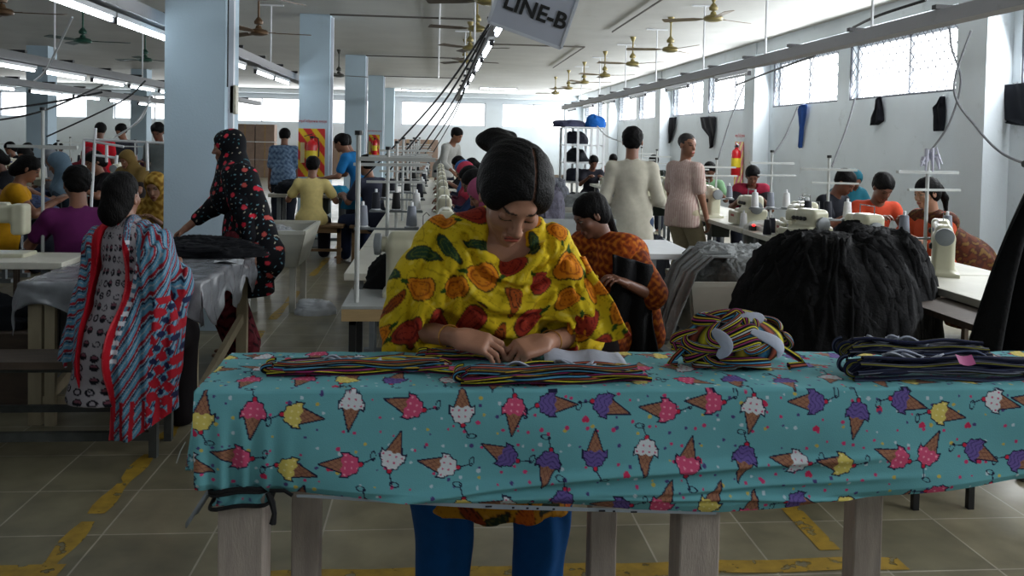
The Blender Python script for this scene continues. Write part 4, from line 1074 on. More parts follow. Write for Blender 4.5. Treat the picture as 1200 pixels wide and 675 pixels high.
def bundle(c, rx, ry, rz, label):
    rr = random.Random(4); cm = CM(); c = Vector(c)
    cm.grid(lambda u, v: (c.x+rx*.86*math.cos(u*2*PI)*math.sin(v*PI), c.y+ry*.86*math.sin(u*2*PI)*math.sin(v*PI), c.z+rz*.9*math.cos(v*PI)), 40, 24, lambda u, v: PAL[int(u*40) % 12])
    def surf(a, e, k=1.0):
        return Vector((c.x+rx*k*math.cos(a)*math.cos(e), c.y+ry*k*math.sin(a)*math.cos(e), c.z+rz*k*math.sin(e)))
    for i in range(30):
        a0 = rr.uniform(-PI, 0) if i < 24 else rr.uniform(0, PI); e0 = rr.uniform(-.6, 1.1); da = rr.uniform(-1.5, 1.5); de = rr.uniform(-1.0, 1.0); bend = rr.uniform(-.8, .8)
        pts = []; rad = []
        for k in range(31):
            t = k/30; pts.append(surf(a0+da*t+bend*.5*math.sin(t*PI), max(-.85, min(1.5, e0+de*t+bend*math.sin(t*PI)*.6)), .90+.10*math.sin(t*PI))); rad.append((.011+.010*((i*7) % 5)/5)*(math.sin(t*PI)**.35*.8+.2))
        for p_ in pts: p_.z = max(p_.z, GZ+.012)
        cm.sweep(pts, rad, PAL, 56, .50, phase=rr.randrange(12), twist=rr.uniform(-2, 2), up=(math.cos(a0), math.sin(a0), .5))
    o = cm.build('knotted_garment_bundle', m_knit); tag(o, label, 'garment bundle')
    for (a0, e0, da, de, rd) in ((-2.15,.60,.15,-.85,.019), (-1.45,.60,.50,-.9,.017), (-1.5,1.15,.7,-.2,.015)):
        pts = [surf(a0+da*k/14+.2*math.sin(k/14*PI), e0+de*k/14, 1.05) for k in range(15)]
        cm2 = CM(); cm2.sweep(pts, [rd*math.sin((k+.6)/15.2*PI)**.5 for k in range(15)], [(.50,.52,.58)], 20, .22, up=(math.cos(a0), math.sin(a0), .4)); cm2.build('white_lining', m_lining, o)
    cm3 = CM(); cm3.sweep([(c.x-rx*.9, c.y-ry*.4, GZ+.05), (c.x-rx*1.05, c.y-ry*.5, GZ+.03), (c.x-rx*1.12, c.y-ry*.45, GZ+.015), (c.x-rx*1.0, c.y-ry*.5, GZ+.012)], .010, PAL, 24, .7); cm3.build('loose_end', m_knit, o); cm3 = CM()
    cm3.sweep([(c.x+rx*.7, c.y-ry*.4, GZ+.06), (c.x+rx*.98, c.y-ry*.6, GZ+.03), (c.x+rx*1.10, c.y-ry*.6, GZ+.012), (c.x+rx*.8, c.y-ry*.7, GZ+.010)], .011, PAL, 24, .7); cm3.build('loose_end', m_knit, o)
    return o
bundle((.825, 2.285, GZ+.062), .168, .095, .082, 'balled-up bundle of multicolour striped garments on the table')
# ------------------------------------------------------------------ machines and furniture prototypes
m_cream = mat('cream_enamel', (.70,.69,.60), .35, var=.06, vscale=10, spec=.5)
m_chrome = M((.62,.63,.65), .25, metal=.9)
m_greypaint = mat('grey_painted_steel', (.45,.47,.48), .5, var=.12, vscale=12)
m_wood = mat('bare_wood', (.50,.38,.25), .65, var=.2, vscale=6, bump=.15, bscale=50, stretch=(1,6,6))
m_dwood = mat('dark_old_wood', (.26,.21,.17), .7, var=.25, vscale=6, bump=.2, bscale=50, stretch=(1,6,6))
m_offw = mat('offwhite_board', (.74,.73,.68), .5, var=.08, vscale=6)
m_rust = mat('dark_rusty_steel', (.23,.24,.23), .6, var=.3, vscale=14)
def _lockstitch_mesh():
    f = Field((-.30,-.13,-.02), (.30,.13,.36), .0055)
    f.box((0,0,.008), (.24,.088,.014), rd=.006, k=.004)
    f.box((.165,0,.12), (.062,.060,.13), rd=.03, k=.03); f.box((.02,0,.245), (.20,.046,.052), rd=.028, k=.03)
    f.box((-.185,0,.215), (.042,.050,.090), rd=.022, k=.02); f.ell((.10,0,.20), (.05,.035,.05), k=.03)
    f.box((-.02,-.0,.30), (.10,.025,.012), rd=.006, k=.01); f.cone((.20,0,.235), (.245,0,.235), .036, k=.006)
    return f.nets()
def _overlock_mesh():
    f = Field((-.22,-.17,-.02), (.22,.17,.36), .0055)
    f.box((.03,.01,.075), (.145,.115,.078), rd=.02, k=.01); f.box((.06,.02,.20), (.105,.075,.075), rd=.035, k=.03)
    f.box((-.07,0,.225), (.085,.045,.038), rd=.022, k=.02); f.box((-.125,-.01,.185), (.030,.040,.055), rd=.015, k=.015)
    f.box((-.115,-.05,.095), (.055,.070,.014), rd=.008, k=.006, op='add'); f.box((0,-.125,.07), (.12,.018,.06), rd=.012, k=.01)
    f.box((-.12,-.05,.15), (.06,.06,.025), rd=.01, k=.01, op='sub')
    return f.nets()
_lm = mesh_np('machine_body', *_lockstitch_mesh()); _om = mesh_np('machine_body', *_overlock_mesh())
PROTO = []
def lockstitch(loc, rz, label, group=None):
    if 'L' not in KIDS:
        t = thing('sewing_machine', label, 'sewing machine', loc, rz); link('machine_body', _lm, m_cream, t)
        rx = Matrix.Rotation(PI/2, 3, 'Y')
        MB().lathe([(.0,0),(.034,0),(.05,.006),(.052,.02),(.05,.034),(.02,.04),(0,.04)], (.248,0,.235), rx, 24).build('handwheel', m_greypaint, t)
        MB().tube([(-.185,-.01,.13), (-.185,-.01,.045)], .005, 8).build('needle_bar', m_chrome, t)
        MB().box((-.185,-.022,.035), (.018,.04,.006)).tube([(-.19,-.012,.12), (-.19,-.012,.035)], .004, 6).build('presser_foot', m_chrome, t)
        MB().lathe([(0,0),(.016,0),(.018,.01),(.01,.016),(0,.016)], (-.185,-.05,.23), Matrix.Rotation(PI/2, 3, 'X'), 14).build('tension_dial', m_black, t)
        MB().lathe([(0,0),(.018,0),(.020,.01),(.012,.018),(0,.018)], (.165,-.058,.17), Matrix.Rotation(PI/2, 3, 'X'), 16).build('stitch_dial', m_black, t)
        MB().box((-.05,-.047,.25), (.12,.002,.022)).build('name_strip', M((.12,.18,.4), .5), t)
        b = MB(); b.tube([(.06,.0,.31), (.06,.0,.37), (.045,.0,.385), (.03,0,.37)], .0025, 6).build('thread_guide', m_chrome, t)
        KIDS['L'] = t; return t
    return dup(KIDS['L'], loc, rz, label, group)
def overlock(loc, rz, label, group=None):
    if 'O' not in KIDS:
        t = thing('overlock_machine', label, 'sewing machine', loc, rz); link('machine_body', _om, m_cream, t)
        for k in range(4): MB().lathe([(0,0),(.014,0),(.016,.012),(.010,.022),(0,.022)], (-.04+.038*k,-.055,.205), Matrix.Rotation(PI/2, 3, 'X'), 12).build('tension_dial', m_black, t)
        MB().lathe([(0,0),(.05,0),(.056,.01),(.056,.03),(.03,.04),(0,.04)], (.17,.01,.17), Matrix.Rotation(PI/2, 3, 'Y'), 20).build('handwheel', m_greypaint, t)
        b = MB()
        b.tube([(-.08,.03,.25), (-.08,.03,.33), (.12,.03,.33), (.12,.03,.26)], .004, 6).build('thread_rail', m_chrome, t)
        MB().tube([(-.125,-.045,.15), (-.125,-.045,.10)], .005, 8).build('needle_bar', m_chrome, t)
        MB().box((-.12,-.06,.105), (.03,.05,.006)).build('presser_foot', m_chrome, t)
        MB().box((0,-.145,.09), (.08,.002,.02)).build('name_strip', M((.55,.12,.1), .5), t)
        KIDS['O'] = t; return t
    return dup(KIDS['O'], loc, rz, label, group)
def sewing_table(loc, rz, label, L=1.15, W=.55, z=.76, top=None, group=None, frame=None):
    t = thing('sewing_table', label, 'table', (loc[0], loc[1], 0), rz, group); frame = frame or m_greypaint; top = top or m_offw
    MB().box((0,0,z-.02), (L,W,.04)).build('table_top', top, t, bevel=.004)
    for sx in (-1, 1):
        for sy in (-1, 1): MB().box((sx*(L/2-.12), sy*(W/2-.08), (z-.04)/2+.01), (.045,.03,z-.06)).build('leg', frame, t)
        MB().box((sx*(L/2-.12), 0, .02), (.06,W-.02,.04)).build('foot', frame, t)
    MB().box((0, .1, .16), (L-.26,.04,.04)).build('crossbar', frame, t)
    MB().box((0,-.05,.12), (.42,.26,.015), Matrix.Rotation(.25, 3, 'X')).build('treadle', frame, t)
    MB().box((.1,.02,z-.16), (.24,.20,.20)).build('motor', M((.20,.24,.22), .5), t, bevel=.01)
    return t
CONECOL = {'white': (.80,.80,.80), 'grey': (.48,.50,.54), 'navy': (.07,.08,.13), 'black': (.03,.03,.035), 'teal': (.2,.45,.5)}
_cones = {}
def cone(loc, colr, label, group='thread cones on the machine stands'):
    if colr not in _cones:
        t = thing('thread_cone', label, 'thread cone', loc)
        MB().lathe([(0,0),(.034,0),(.034,.006),(.018,.008)], n=14).build('cone_base', m_white, t)
        MB().lathe([(.033,.008),(.034,.02),(.026,.125),(.022,.13),(0,.131)], n=16).build('thread_winding', M(CONECOL[colr], .8, bump=.3, bscale=300), t)
        MB().lathe([(.010,.13),(.009,.155),(0,.156)], n=10).build('cone_tip', m_white, t)
        _cones[colr] = t; t['group'] = group; return t
    return dup(_cones[colr], loc, 0, label, group)
def thread_stand(loc, rz, label, zt=1.0, h=.72, cones=('navy','grey'), cl='thread cone', group='thread stands along the middle line', bars=1, mt=None):
    mt = mt or M((.70,.71,.70), .5)
    t = thing('thread_stand', label, 'thread stand', loc, rz, group)
    MB().tube([(0,0,0), (0,0,h)], .011, 8).build('pole', mt, t)
    MB().lathe([(.018,0),(.018,.02),(0,.02)], (0,0,h), n=10).build('pole_cap', m_black, t)
    MB().box((.0,0,h*.86), (.42,.028,.018)).build('crossbar', mt, t)
    if bars > 1: MB().box((.05,0,h*.70), (.36,.022,.014)).build('crossbar', mt, t)
    MB().box((0,0,h*.26), (.40,.03,.012)).build('spool_bar', m_greypaint, t)
    n = len(cones)
    for i, c_ in enumerate(cones):
        x = -.15+.30*i/max(1, n-1)
        MB().lathe([(0,0),(.045,0),(.045,.008),(0,.008)], (x,0,h*.26+.006), n=14).build('spool_plate', m_greypaint, t)
        cr, sr = math.cos(rz), math.sin(rz); cone((loc[0]+x*cr, loc[1]+x*sr, loc[2]+h*.26+.014), c_, cl+', %s thread' % c_)
    return t
def bench(loc, rz, label, L=.6, W=.3, z=.45, m=None):
    m = m or m_wood; t = thing('bench', label, 'bench', (loc[0], loc[1], 0), rz)
    MB().box((0,0,z-.015), (L,W,.03)).build('seat', m, t, bevel=.004); MB().box((0,-W/2+.03,z-.06), (L-.06,.02,.06)).build('apron', m, t)
    for sx in (-1, 1):
        for sy in (-1, 1): MB().box((sx*(L/2-.05), sy*(W/2-.04), (z-.03)/2), (.045,.04,z-.03)).build('leg', m, t)
        MB().box((sx*(L/2-.05), 0, .14), (.03,W-.1,.03)).build('stretcher', m, t)
    MB().box((0,0,.14), (L-.12,.03,.03)).build('stretcher', m, t)
    return t
def trough(loc, rz, label, L=.9, W=.5, z0=.0, h=.4, z_top=.62, material=None, name='cloth_bin', legs=True, taper=.85):
    """open-topped box with sloping sides on legs"""
    material = material or m_offw; t = thing(name, label, 'bin', (loc[0], loc[1], 0), rz); zb = z_top-h; th = .015
    def wall_(p0, p1, q0, q1):
        b = MB(); n = (Vector(p1)-Vector(p0)).cross(Vector(q0)-Vector(p0)).normalized()*th
        A = [Vector(p0), Vector(p1), Vector(q1), Vector(q0)]; b.add(A+[a+n for a in A], [(0,1,2,3)[::-1],(4,5,6,7),(0,1,5,4),(1,2,6,5),(2,3,7,6),(3,0,4,7)]); return b
    l, w = L/2, W/2; l2, w2 = l*taper, w*taper
    cs = [(-l,-w), (l,-w), (l,w), (-l,w)]; bs = [(-l2,-w2), (l2,-w2), (l2,w2), (-l2,w2)]
    for i in range(4):
        a, c_ = cs[i], cs[(i+1) % 4]; a2, c2 = bs[i], bs[(i+1) % 4]
        wall_((a2[0],a2[1],zb), (c2[0],c2[1],zb), (a[0],a[1],z_top), (c_[0],c_[1],z_top)).build('side_panel', material, t)
    MB().box((0,0,zb), (2*l2,2*w2,.02)).build('bottom_panel', material, t)
    b = MB()
    for i in range(4): a, c_ = cs[i], cs[(i+1) % 4]; b.bar((a[0],a[1],z_top), (c_[0],c_[1],z_top), .03)
    b.build('rim', material, t)
    if legs:
        for sx in (-1, 1):
            for sy in (-1, 1): MB().box((sx*(l2-.03), sy*(w2-.03), (zb-.01)/2), (.05,.05,zb-.01)).build('leg', material, t)
    return t
def heap(c, r, seed, material, label, cat='fabric pile', amp=.22, freq=3.0, name='fabric_pile', strands=60, res=90, pw=.8, sw=.03):
    """crumpled mound of cloth: ridged folds plus loose draped ends, resting at c.z"""
    c = Vector(c); off = Vector((seed*7.1, seed*3.3, seed*1.7)); rr = random.Random(seed)
    def P_(a, e, k=1.0):
        d = Vector((math.cos(a)*math.cos(e)**pw, math.sin(a)*math.cos(e)**pw, math.sin(e)**pw))
        n1 = noise.noise(d*freq*.5+off); n2 = 1-abs(noise.noise(Vector((d.x*freq*1.6, d.y*freq*1.6, d.z*freq*.7))+off+Vector((n1*2,0,0))))*2
        n3 = 1-abs(noise.noise(Vector((d.x*freq*5, d.y*freq*5, d.z*freq*1.5))+off))*2
        q = (1+amp*(.9*n1+.35*(n2-.5)+.20*(n3-.5)))*k
        return Vector((c.x+r[0]*q*d.x, c.y+r[1]*q*d.y, c.z+r[2]*q*max(d.z, 0) if d.z > 0 else c.z))
    nv = res//2; SB = MB(); SB.grid(lambda u, v: P_(u*2*PI, v*PI/2*.999), res, nv)
    if strands:
        for i in range(strands):
            a = rr.uniform(0, 2*PI); e = rr.uniform(.15, 1.4); da = rr.uniform(-.35, .35); de = rr.uniform(.25, .7); w = sw*rr.uniform(.5, 1.3); n_ = 9; ph = rr.uniform(0, 6)
            vs = []
            for j in range(n_+1):
                t = j/n_; p0 = P_(a+da*t-w, max(0.02, e-de*t), 1.0); p1 = P_(a+da*t, max(0.02, e-de*t), 1.022+.02*math.sin(t*PI)); p2 = P_(a+da*t+w, max(0.02, e-de*t), 1.0)
                vs += [p0, p1, p2]
            SB.add(vs, [f_ for j in range(n_) for f_ in ((j*3, j*3+1, j*3+4, j*3+3), (j*3+1, j*3+2, j*3+5, j*3+4))])
    o = SB.build(name, material, None, angle=180)
    tag(o, label, cat)
    return o
# ------------------------------------------------------------------ ceiling fans
def fan(x, y, zhub, colr, bladecol, label, rz=0.0, group='ceiling fans'):
    t = thing('ceiling_fan', label, 'ceiling fan', (x, y, zhub), rz, group); m1 = M(colr, .45, metal=.2); m2 = M(bladecol, .5)
    MB().lathe([(0,0),(.05,0),(.11,.018),(.12,.045),(.095,.07),(.04,.085),(.03,.12),(0,.12)], (0,0,-.04), n=20).build('motor_housing', m1, t)
    MB().tube([(0,0,.06), (0,0,ZC-zhub-.05)], .013, 8).build('down_rod', m1, t)
    MB().lathe([(.018,0),(.05,.01),(.055,.04),(.02,.09),(.016,.09)], (0,0,.09), n=16).build('lower_canopy', m1, t)
    MB().lathe([(.016,0),(.045,.06),(.05,.085),(0,.086)], (0,0,ZC-zhub-.087), n=16).build('upper_canopy', m1, t)
    for k in range(3):
        a = k*2*PI/3; rm = Matrix.Rotation(a, 3, 'Z'); b = MB()
        poly = [(.13,-.02),(.22,-.055),(.60,-.065),(.62,-.05),(.62,.05),(.60,.065),(.22,.055),(.13,.02)]
        tl = Matrix.Rotation(.16, 3, 'X')
        vs = [rm @ (tl @ Vector((px_, py_, s_))) for s_ in (-.003, .003) for px_, py_ in poly]; n_ = 8
        b.add(vs, [tuple(range(n_))[::-1], tuple(range(n_, 2*n_))]+[(i, (i+1) % n_, (i+1) % n_+n_, i+n_) for i in range(n_)]); b.build('blade', m2, t)
        b = MB(); b.bar(rm @ Vector((.09,0,0)), rm @ Vector((.20,0,.002)), .03, .008); b.build('blade_bracket', m1, t)
    return t
gold = (.55,.50,.30); brn = (.40,.30,.20)
zz = onY(785, 58, 11.93).z
FW = 'fans in the row by the high windows'
for i, (y, z_) in enumerate(((10.05, onY(843, 22, 10.05).z), (11.93, zz), (14.29, zz), (16.7, zz-.02), (19.1, zz), (21.4, zz), (23.8, zz))):
    fan(3.27, y, z_, gold, (.50,.44,.34), 'gold ceiling fan in the row by the high windows', rz=.5+i*.35, group=FW)
for i, y in enumerate((6.6, 8.6, 10.8, 13.1, 15.4)):
    fan(.47, y, 2.88, gold, (.30,.25,.2), 'dark-bladed gold fan over the middle sewing line', rz=.3+i*.5, group='fans over the middle sewing line')
fan(onY(303,38,10.6).x, 10.6, onY(303,38,10.6).z, brn, brn, 'brown ceiling fan just past the big front column, the lower-looking one', .2, None)
fan(onY(306,8,8.9).x, 8.9, 2.9, brn, brn, 'brown ceiling fan nearest the big front column on its aisle side', 1.0, None)
fan(onY(397,92,18.0).x, 18.0, 2.75, (.3,.3,.28), (.3,.3,.28), 'dark ceiling fan between the second and third aisle columns', .4, None)
fan(onY(97,48,12.4).x, 12.4, onY(97,48,12.4).z, (.12,.30,.24), (.16,.26,.24), 'green ceiling fan over the crowded lines, the nearer green one', .15, None)
fan(onY(170,70,15.2).x, 15.2, onY(170,70,15.2).z, (.12,.30,.24), (.16,.26,.24), 'green ceiling fan next to the front column, the farther green one', .6, None)
fan(onY(2,16,9.4).x, 9.4, 2.72, brn, brn, 'brown ceiling fan half out of the frame at the crowded corner', .1, None)
# ------------------------------------------------------------------ conduits and cables
def cable(pts, label, r=.008, sag=0.0, m=None, name='hanging_cable', cat='cable'):
    P_ = [Vector(p) for p in pts]; out = []
    # Catmull-Rom
    Q_ = [P_[0]]+P_+[P_[-1]]
    for i in range(1, len(Q_)-2):
        for k in range(8):
            t = k/8; a, b_, c_, d_ = Q_[i-1], Q_[i], Q_[i+1], Q_[i+2]
            out.append(.5*((2*b_)+(c_-a)*t+(2*a-5*b_+4*c_-d_)*t*t+(3*b_-a-3*c_+d_)*t**3))
    out.append(P_[-1]); 
    if sag:
        n = len(out); out = [p-Vector((0,0,sag*math.sin(PI*i/(n-1)))) for i, p in enumerate(out)]
    return tag(MB().tube(out, r, 6).build(name, m or m_wire), label, cat)
m_gcable = M((.45,.46,.48), .6)
for i, y in enumerate((12.6, 18.8, 25.0)):
    pts = [(-1.58, y, ZC-.03), (.55, y, ZC-.03)]
    tag(MB().tube(pts, .014, 6).build('ceiling_conduit', M((.35,.33,.31), .6)), ['ceiling conduit from the fire-board column to the long run', 'ceiling conduit from the third aisle column', 'ceiling conduit from the fourth aisle column'][i], 'conduit')
tag(MB().tube([(.0,6.5,ZC-.03), (.0,25.2,ZC-.03)], .016, 6).build('ceiling_conduit', m_white), 'white ceiling conduit running down the hall beside the middle line', 'conduit')
tag(MB().tube([(1.0,9.8,ZC-.03), (2.7,9.8,ZC-.03), (2.75,13.5,ZC-.03)], .014, 6).build('ceiling_conduit', M((.4,.38,.35), .6)), 'bent ceiling conduit right of the hanging sign', 'conduit')
tag(MB().tube([(.6,15.8,ZC-.03), (2.7,15.8,ZC-.03), (2.75,20.5,ZC-.03)], .014, 6).build('ceiling_conduit', M((.4,.38,.35), .6)), 'bent ceiling conduit farther down by the fan row', 'conduit')
tag(MB().tube([(-4.2,8.5,ZC-.04), (-1.9,8.5,ZC-.04)], .02, 6).build('ceiling_conduit', M((.3,.28,.26), .6)), 'dark ceiling pipe crossing above the lamps by the front column', 'conduit')
# power boxes and riser details on the front column
o = MB().box((-1.565, 6.74, 1.76), (.05,.09,.22)).build('switch_box', M((.72,.70,.62), .5), None, bevel=.006); tag(o, 'cream switch box at the end of the front column trunking', 'switch box')
cable([(-1.585, 6.62, ZC), (-1.585, 6.62, 1.85)], 'thin dark cable running down the front column trunking', .006)
# cables hanging from the tray by the windows to the machines
def pc(px, py, Y): return onY(px, py, Y)
cable([pc(1138,36,5.7), pc(1118,105,5.7), pc(1145,150,5.6), pc(1175,180,5.3), pc(1215,196,5.0)], 'grey cable looping from the window tray to the right of the pilaster', .009, m=m_gcable)
cable([pc(1112,12,5.75), pc(1115,55,5.8), pc(1126,95,5.8), pc(1112,145,5.9), pc(1088,180,6.0)], 'grey cable crossing down to the bow-tied thread stand', .008, m=m_gcable)
cable([pc(1002,115,7.2), pc(992,150,7.0), pc(975,195,6.8)], 'grey cable dropping to the second stand beside the hanging rags', .008, m=m_gcable)
cable([pc(935,125,8.2), pc(920,160,8.0), pc(905,182,7.9)], 'grey cable dropping behind the blue rag', .008, m=m_gcable)
cable([pc(872,100,9.8), pc(856,140,9.6), pc(842,185,9.4)], 'grey cable dropping beside the fire extinguisher post', .008, m=m_gcable)
cable([pc(700,148,15), pc(712,160,14.5), pc(735,168,14)], 'white cable curving past the shelf rack', .012, m=m_white)
cable([pc(955,65,8.0), pc(900,85,9.6), pc(862,100,11.0)], 'black cable lying along the window tray', .012)
cable([pc(1085,0,6.2), pc(1030,18,6.6), pc(1000,32,7.2)], 'black cable looping above the window tray', .012)
for i, (a, b_) in enumerate((((578,22,6.2),(420,215,10.5)), ((574,30,6.4),(452,205,9.0)), ((568,45,6.9),(485,185,9.5)), ((560,70,8.0),(498,180,10)), ((552,85,9.5),(508,178,11)))):
    cable([pc(*a), pc((a[0]*.55+b_[0]*.45), (a[1]*.5+b_[1]*.5)+4, (a[2]+b_[2])/2), pc(*b_)], ['thickest black cable from the sign down to the stands', 'second black cable from the middle lamps to the stands', 'third cable slanting from the middle lamps', 'fourth cable slanting from the middle lamps', 'shortest cable slanting from the middle lamps'][i], .010-.001*i)
for i, (a, m_, b_) in enumerate((((120,108,9),(60,120,8.8),(0,128,8.6)), ((120,100,9.5),(50,130,9),(-10,142,8.8)), ((170,95,9),(140,120,9.5),(55,160,10)), ((177,118,11),(158,145,11),(128,165,11)), ((176,112,10),(165,140,10.2),(135,160,10.4)), ((85,20,7.5),(55,80,8.0),(40,95,8.6)))):
    cable([pc(*a), pc(*m_), pc(*b_)], ['black cable drooping from the second tray to the corner', 'lower black cable drooping to the corner', 'black cable hanging by the far blue column', 'white cable drooping in front of the second far column', 'second pale cable drooping near the front column', 'pale cable linking the first and second light trays'][i], .010, m=m_wire if i < 3 else m_white)
# ------------------------------------------------------------------ hanging sign
def sign():
    Y = 3.3; c0 = [onY(575,-16,Y), onY(572,26,Y), onY(657,57,Y), onY(683,-12,Y)]
    bl, br_, tl, tr = c0[1], c0[2], c0[0], c0[3]
    xdir = (br_-bl).normalized(); n = xdir.cross(Vector((0,1,0))).normalized(); up = n if n.z > 0 else -n; nrm = xdir.cross(up)
    Wd = (br_-bl).length; Hh = .34; m = Matrix((xdir, -nrm if False else up.cross(xdir)*1, up)).transposed()
    t = thing('hanging_line_sign', 'white hanging sign reading LINE-B, tilted', 'sign', tuple(bl+xdir*Wd/2), 0)
    ctr = bl+xdir*Wd/2
    b = MB(); hs = []
    def pt(u, v, d=0): return xdir*(u-.5)*Wd+up*v*Hh+Vector((0,d,0))
    vs = [pt(0,0,-.004), pt(1,0,-.004), pt(1,1,-.004), pt(0,1,-.004), pt(0,0,.004), pt(1,0,.004), pt(1,1,.004), pt(0,1,.004)]
    b.add(vs, [(0,1,2,3),(7,6,5,4),(0,4,5,1),(1,5,6,2),(2,6,7,3),(3,7,4,0)]); b.build('sign_board', M((.70,.72,.78), .55, var=.05), t)
    b = MB(); 
    for a_, c_ in (((0,0),(1,0)), ((1,0),(1,1)), ((0,1),(0,0)), ((0,1),(1,1))): b.bar(pt(*a_, -.004), pt(*c_, -.004), .008, .012)
    b.build('sign_edge', M((.80,.82,.86), .5), t)
    def text(s_, u, v, size, align='CENTER'):
        cu = bpy.data.curves.new('lettering', 'FONT'); cu.body = s_; cu.size = size; cu.align_x = align; cu.align_y = 'CENTER'; cu.extrude = .0008; cu.offset = .0022
        o = bpy.data.objects.new('lettering', cu); C.objects.link(o); cu.materials.append(M((.03,.03,.04), .6))
        mt = Matrix((xdir, up, Vector((0,-1,0)))).transposed().to_4x4(); mt.translation = pt(u, v, -.008)
        dg = bpy.context.evaluated_depsgraph_get(); me = bpy.data.meshes.new_from_object(o.evaluated_get(dg)); bpy.data.objects.remove(o); o = bpy.data.objects.new('lettering', me); C.objects.link(o); o.parent = t; o.matrix_local = mt; return o
    text('LINE-B', .53, .29, .088)
    b = MB()      # foot of one stroke from the cropped line above
    b.add([pt(.775,.56,-.006), pt(.82,.56,-.006), pt(.74,.70,-.006), pt(.70,.70,-.006)], [(0,1,2,3)]); b.build('lettering', M((.03,.03,.04), .6), t)
    for u in (.05, .95):
        p = pt(u, 1); q = Vector((p.x, 0, ZC-.02-ctr.z)); MB().tube([p, q], .002, 5).build('wire', m_wire, t)
    return t
sign()
# ------------------------------------------------------------------ fire points
def bengali(s_, loc, size, col=(.75,.15,.2), rot=(PI/2,0,0)):
    cu = bpy.data.curves.new('lettering', 'FONT'); cu.body = s_; cu.size = size; cu.align_x = 'CENTER'; cu.extrude = .001
    o = bpy.data.objects.new('painted_sign_lettering', cu); C.objects.link(o)
    dg = bpy.context.evaluated_depsgraph_get(); me = bpy.data.meshes.new_from_object(o.evaluated_get(dg)); bpy.data.objects.remove(o)
    o = bpy.data.objects.new('painted_sign_lettering', me); C.objects.link(o); me.materials.clear(); me.materials.append(M(col, .6)); o.location = loc; o.rotation_euler = rot; return o
def stripes_board(name, w, h, mtx, label):
    n = 60; b = MB(); V = [mtx @ Vector((w*(i/n-.5), 0, h*(j/n-.5))) for j in range(n+1) for i in range(n+1)]
    b.add(V, [(j*(n+1)+i, j*(n+1)+i+1, (j+1)*(n+1)+i+1, (j+1)*(n+1)+i) for j in range(n) for i in range(n)])
    cols_ = [(.78,.16,.14) if ((i/n*w+j/n*h*.75)/.20) % 1 < .55 else (.86,.72,.12) for j in range(n+1) for i in range(n+1)]
    o = link(name, b.mesh(name, angle=180, colors=cols_), m_boardpaint); sm = o.modifiers.new('s', 'SOLIDIFY'); sm.thickness = .006; tag(o, label, 'fire point board'); return o
m_boardpaint = mat('board_paint', (.8,.2,.1), .5, attr=True, var=.04)
def extinguisher(loc, label, rz=0, s=1.0):
    t = thing('mounted_fire_extinguisher', label, 'fire extinguisher', loc, rz); t.scale = (s, s, s); mr_ = M((.75,.06,.10), .3)
    MB().lathe([(0,0),(.07,0),(.078,.015),(.078,.36),(.065,.41),(.03,.44),(.025,.47),(0,.47)], n=22).build('cylinder', mr_, t)
    MB().lathe([(.0795,.14),(.0795,.29)], n=22).build('label_band', M((.85,.75,.15), .5), t)
    MB().box((0,0,.485), (.05,.05,.04)).build('valve', m_black, t); MB().box((-.05,0,.515), (.13,.02,.012), Matrix.Rotation(-.3, 3, 'Y')).build('handle', m_black, t)
    MB().tube([(.03,0,.49), (.09,-.02,.47), (.105,-.02,.36), (.098,-.02,.20)], .010, 8).build('hose', m_black, t)
    return t
def colboard(Y, x0, x1, y0, y1, lab, extlab, tsize):
    a = onY(x0, y1, Y-.012); c = onY(x1, y0, Y-.012); w, h = c.x-a.x, c.z-a.z; ctr = (a+c)/2
    stripes_board('fire_point_sign', w, h, Matrix.Translation(ctr), lab)
    extinguisher((ctr.x+.02, Y-.11, a.z+.10), extlab)
    o = MB().box((ctr.x-.13, Y-.022, ctr.z), (.06,.004,.30)).build('instruction_sign', M((.85,.8,.6), .6)); tag(o, 'narrow cream instruction card on '+lab, 'card')
    o = bengali('অগ্নি নির্বাপক যন্ত্র', (ctr.x, Y-.004, c.z+.09), tsize); tag(o, 'red painted lettering above '+lab, 'lettering')
colboard(12.8, 349, 381, 151, 207, 'the red and yellow board on the second aisle column', 'red fire extinguisher on the second aisle column', .046)
colboard(25.2, 432, 445, 158, 186, 'the small striped board on the far aisle column', 'red fire extinguisher on the far aisle column', .046)
pz0, pz1 = onX(860, 226, 5.5).z, onX(860, 166, 5.5).z; py_ = 15.22
stripes_board('fire_point_sign', .44, pz1-pz0, Matrix.Translation((5.51, py_, (pz0+pz1)/2)) @ Matrix.Rotation(PI/2, 4, 'Z'), 'orange red striped board on the window wall pilaster')
o = bengali('অগ্নি নির্বাপক', (5.515, py_, pz1+.08), .075, rot=(PI/2, 0, -PI/2)); tag(o, 'red painted lettering above the window wall fire board', 'lettering')
extinguisher((5.36, 14.95, onX(856, 205, 5.4).z), 'red fire extinguisher with yellow band on the window wall pilaster', PI/2, 1.1)
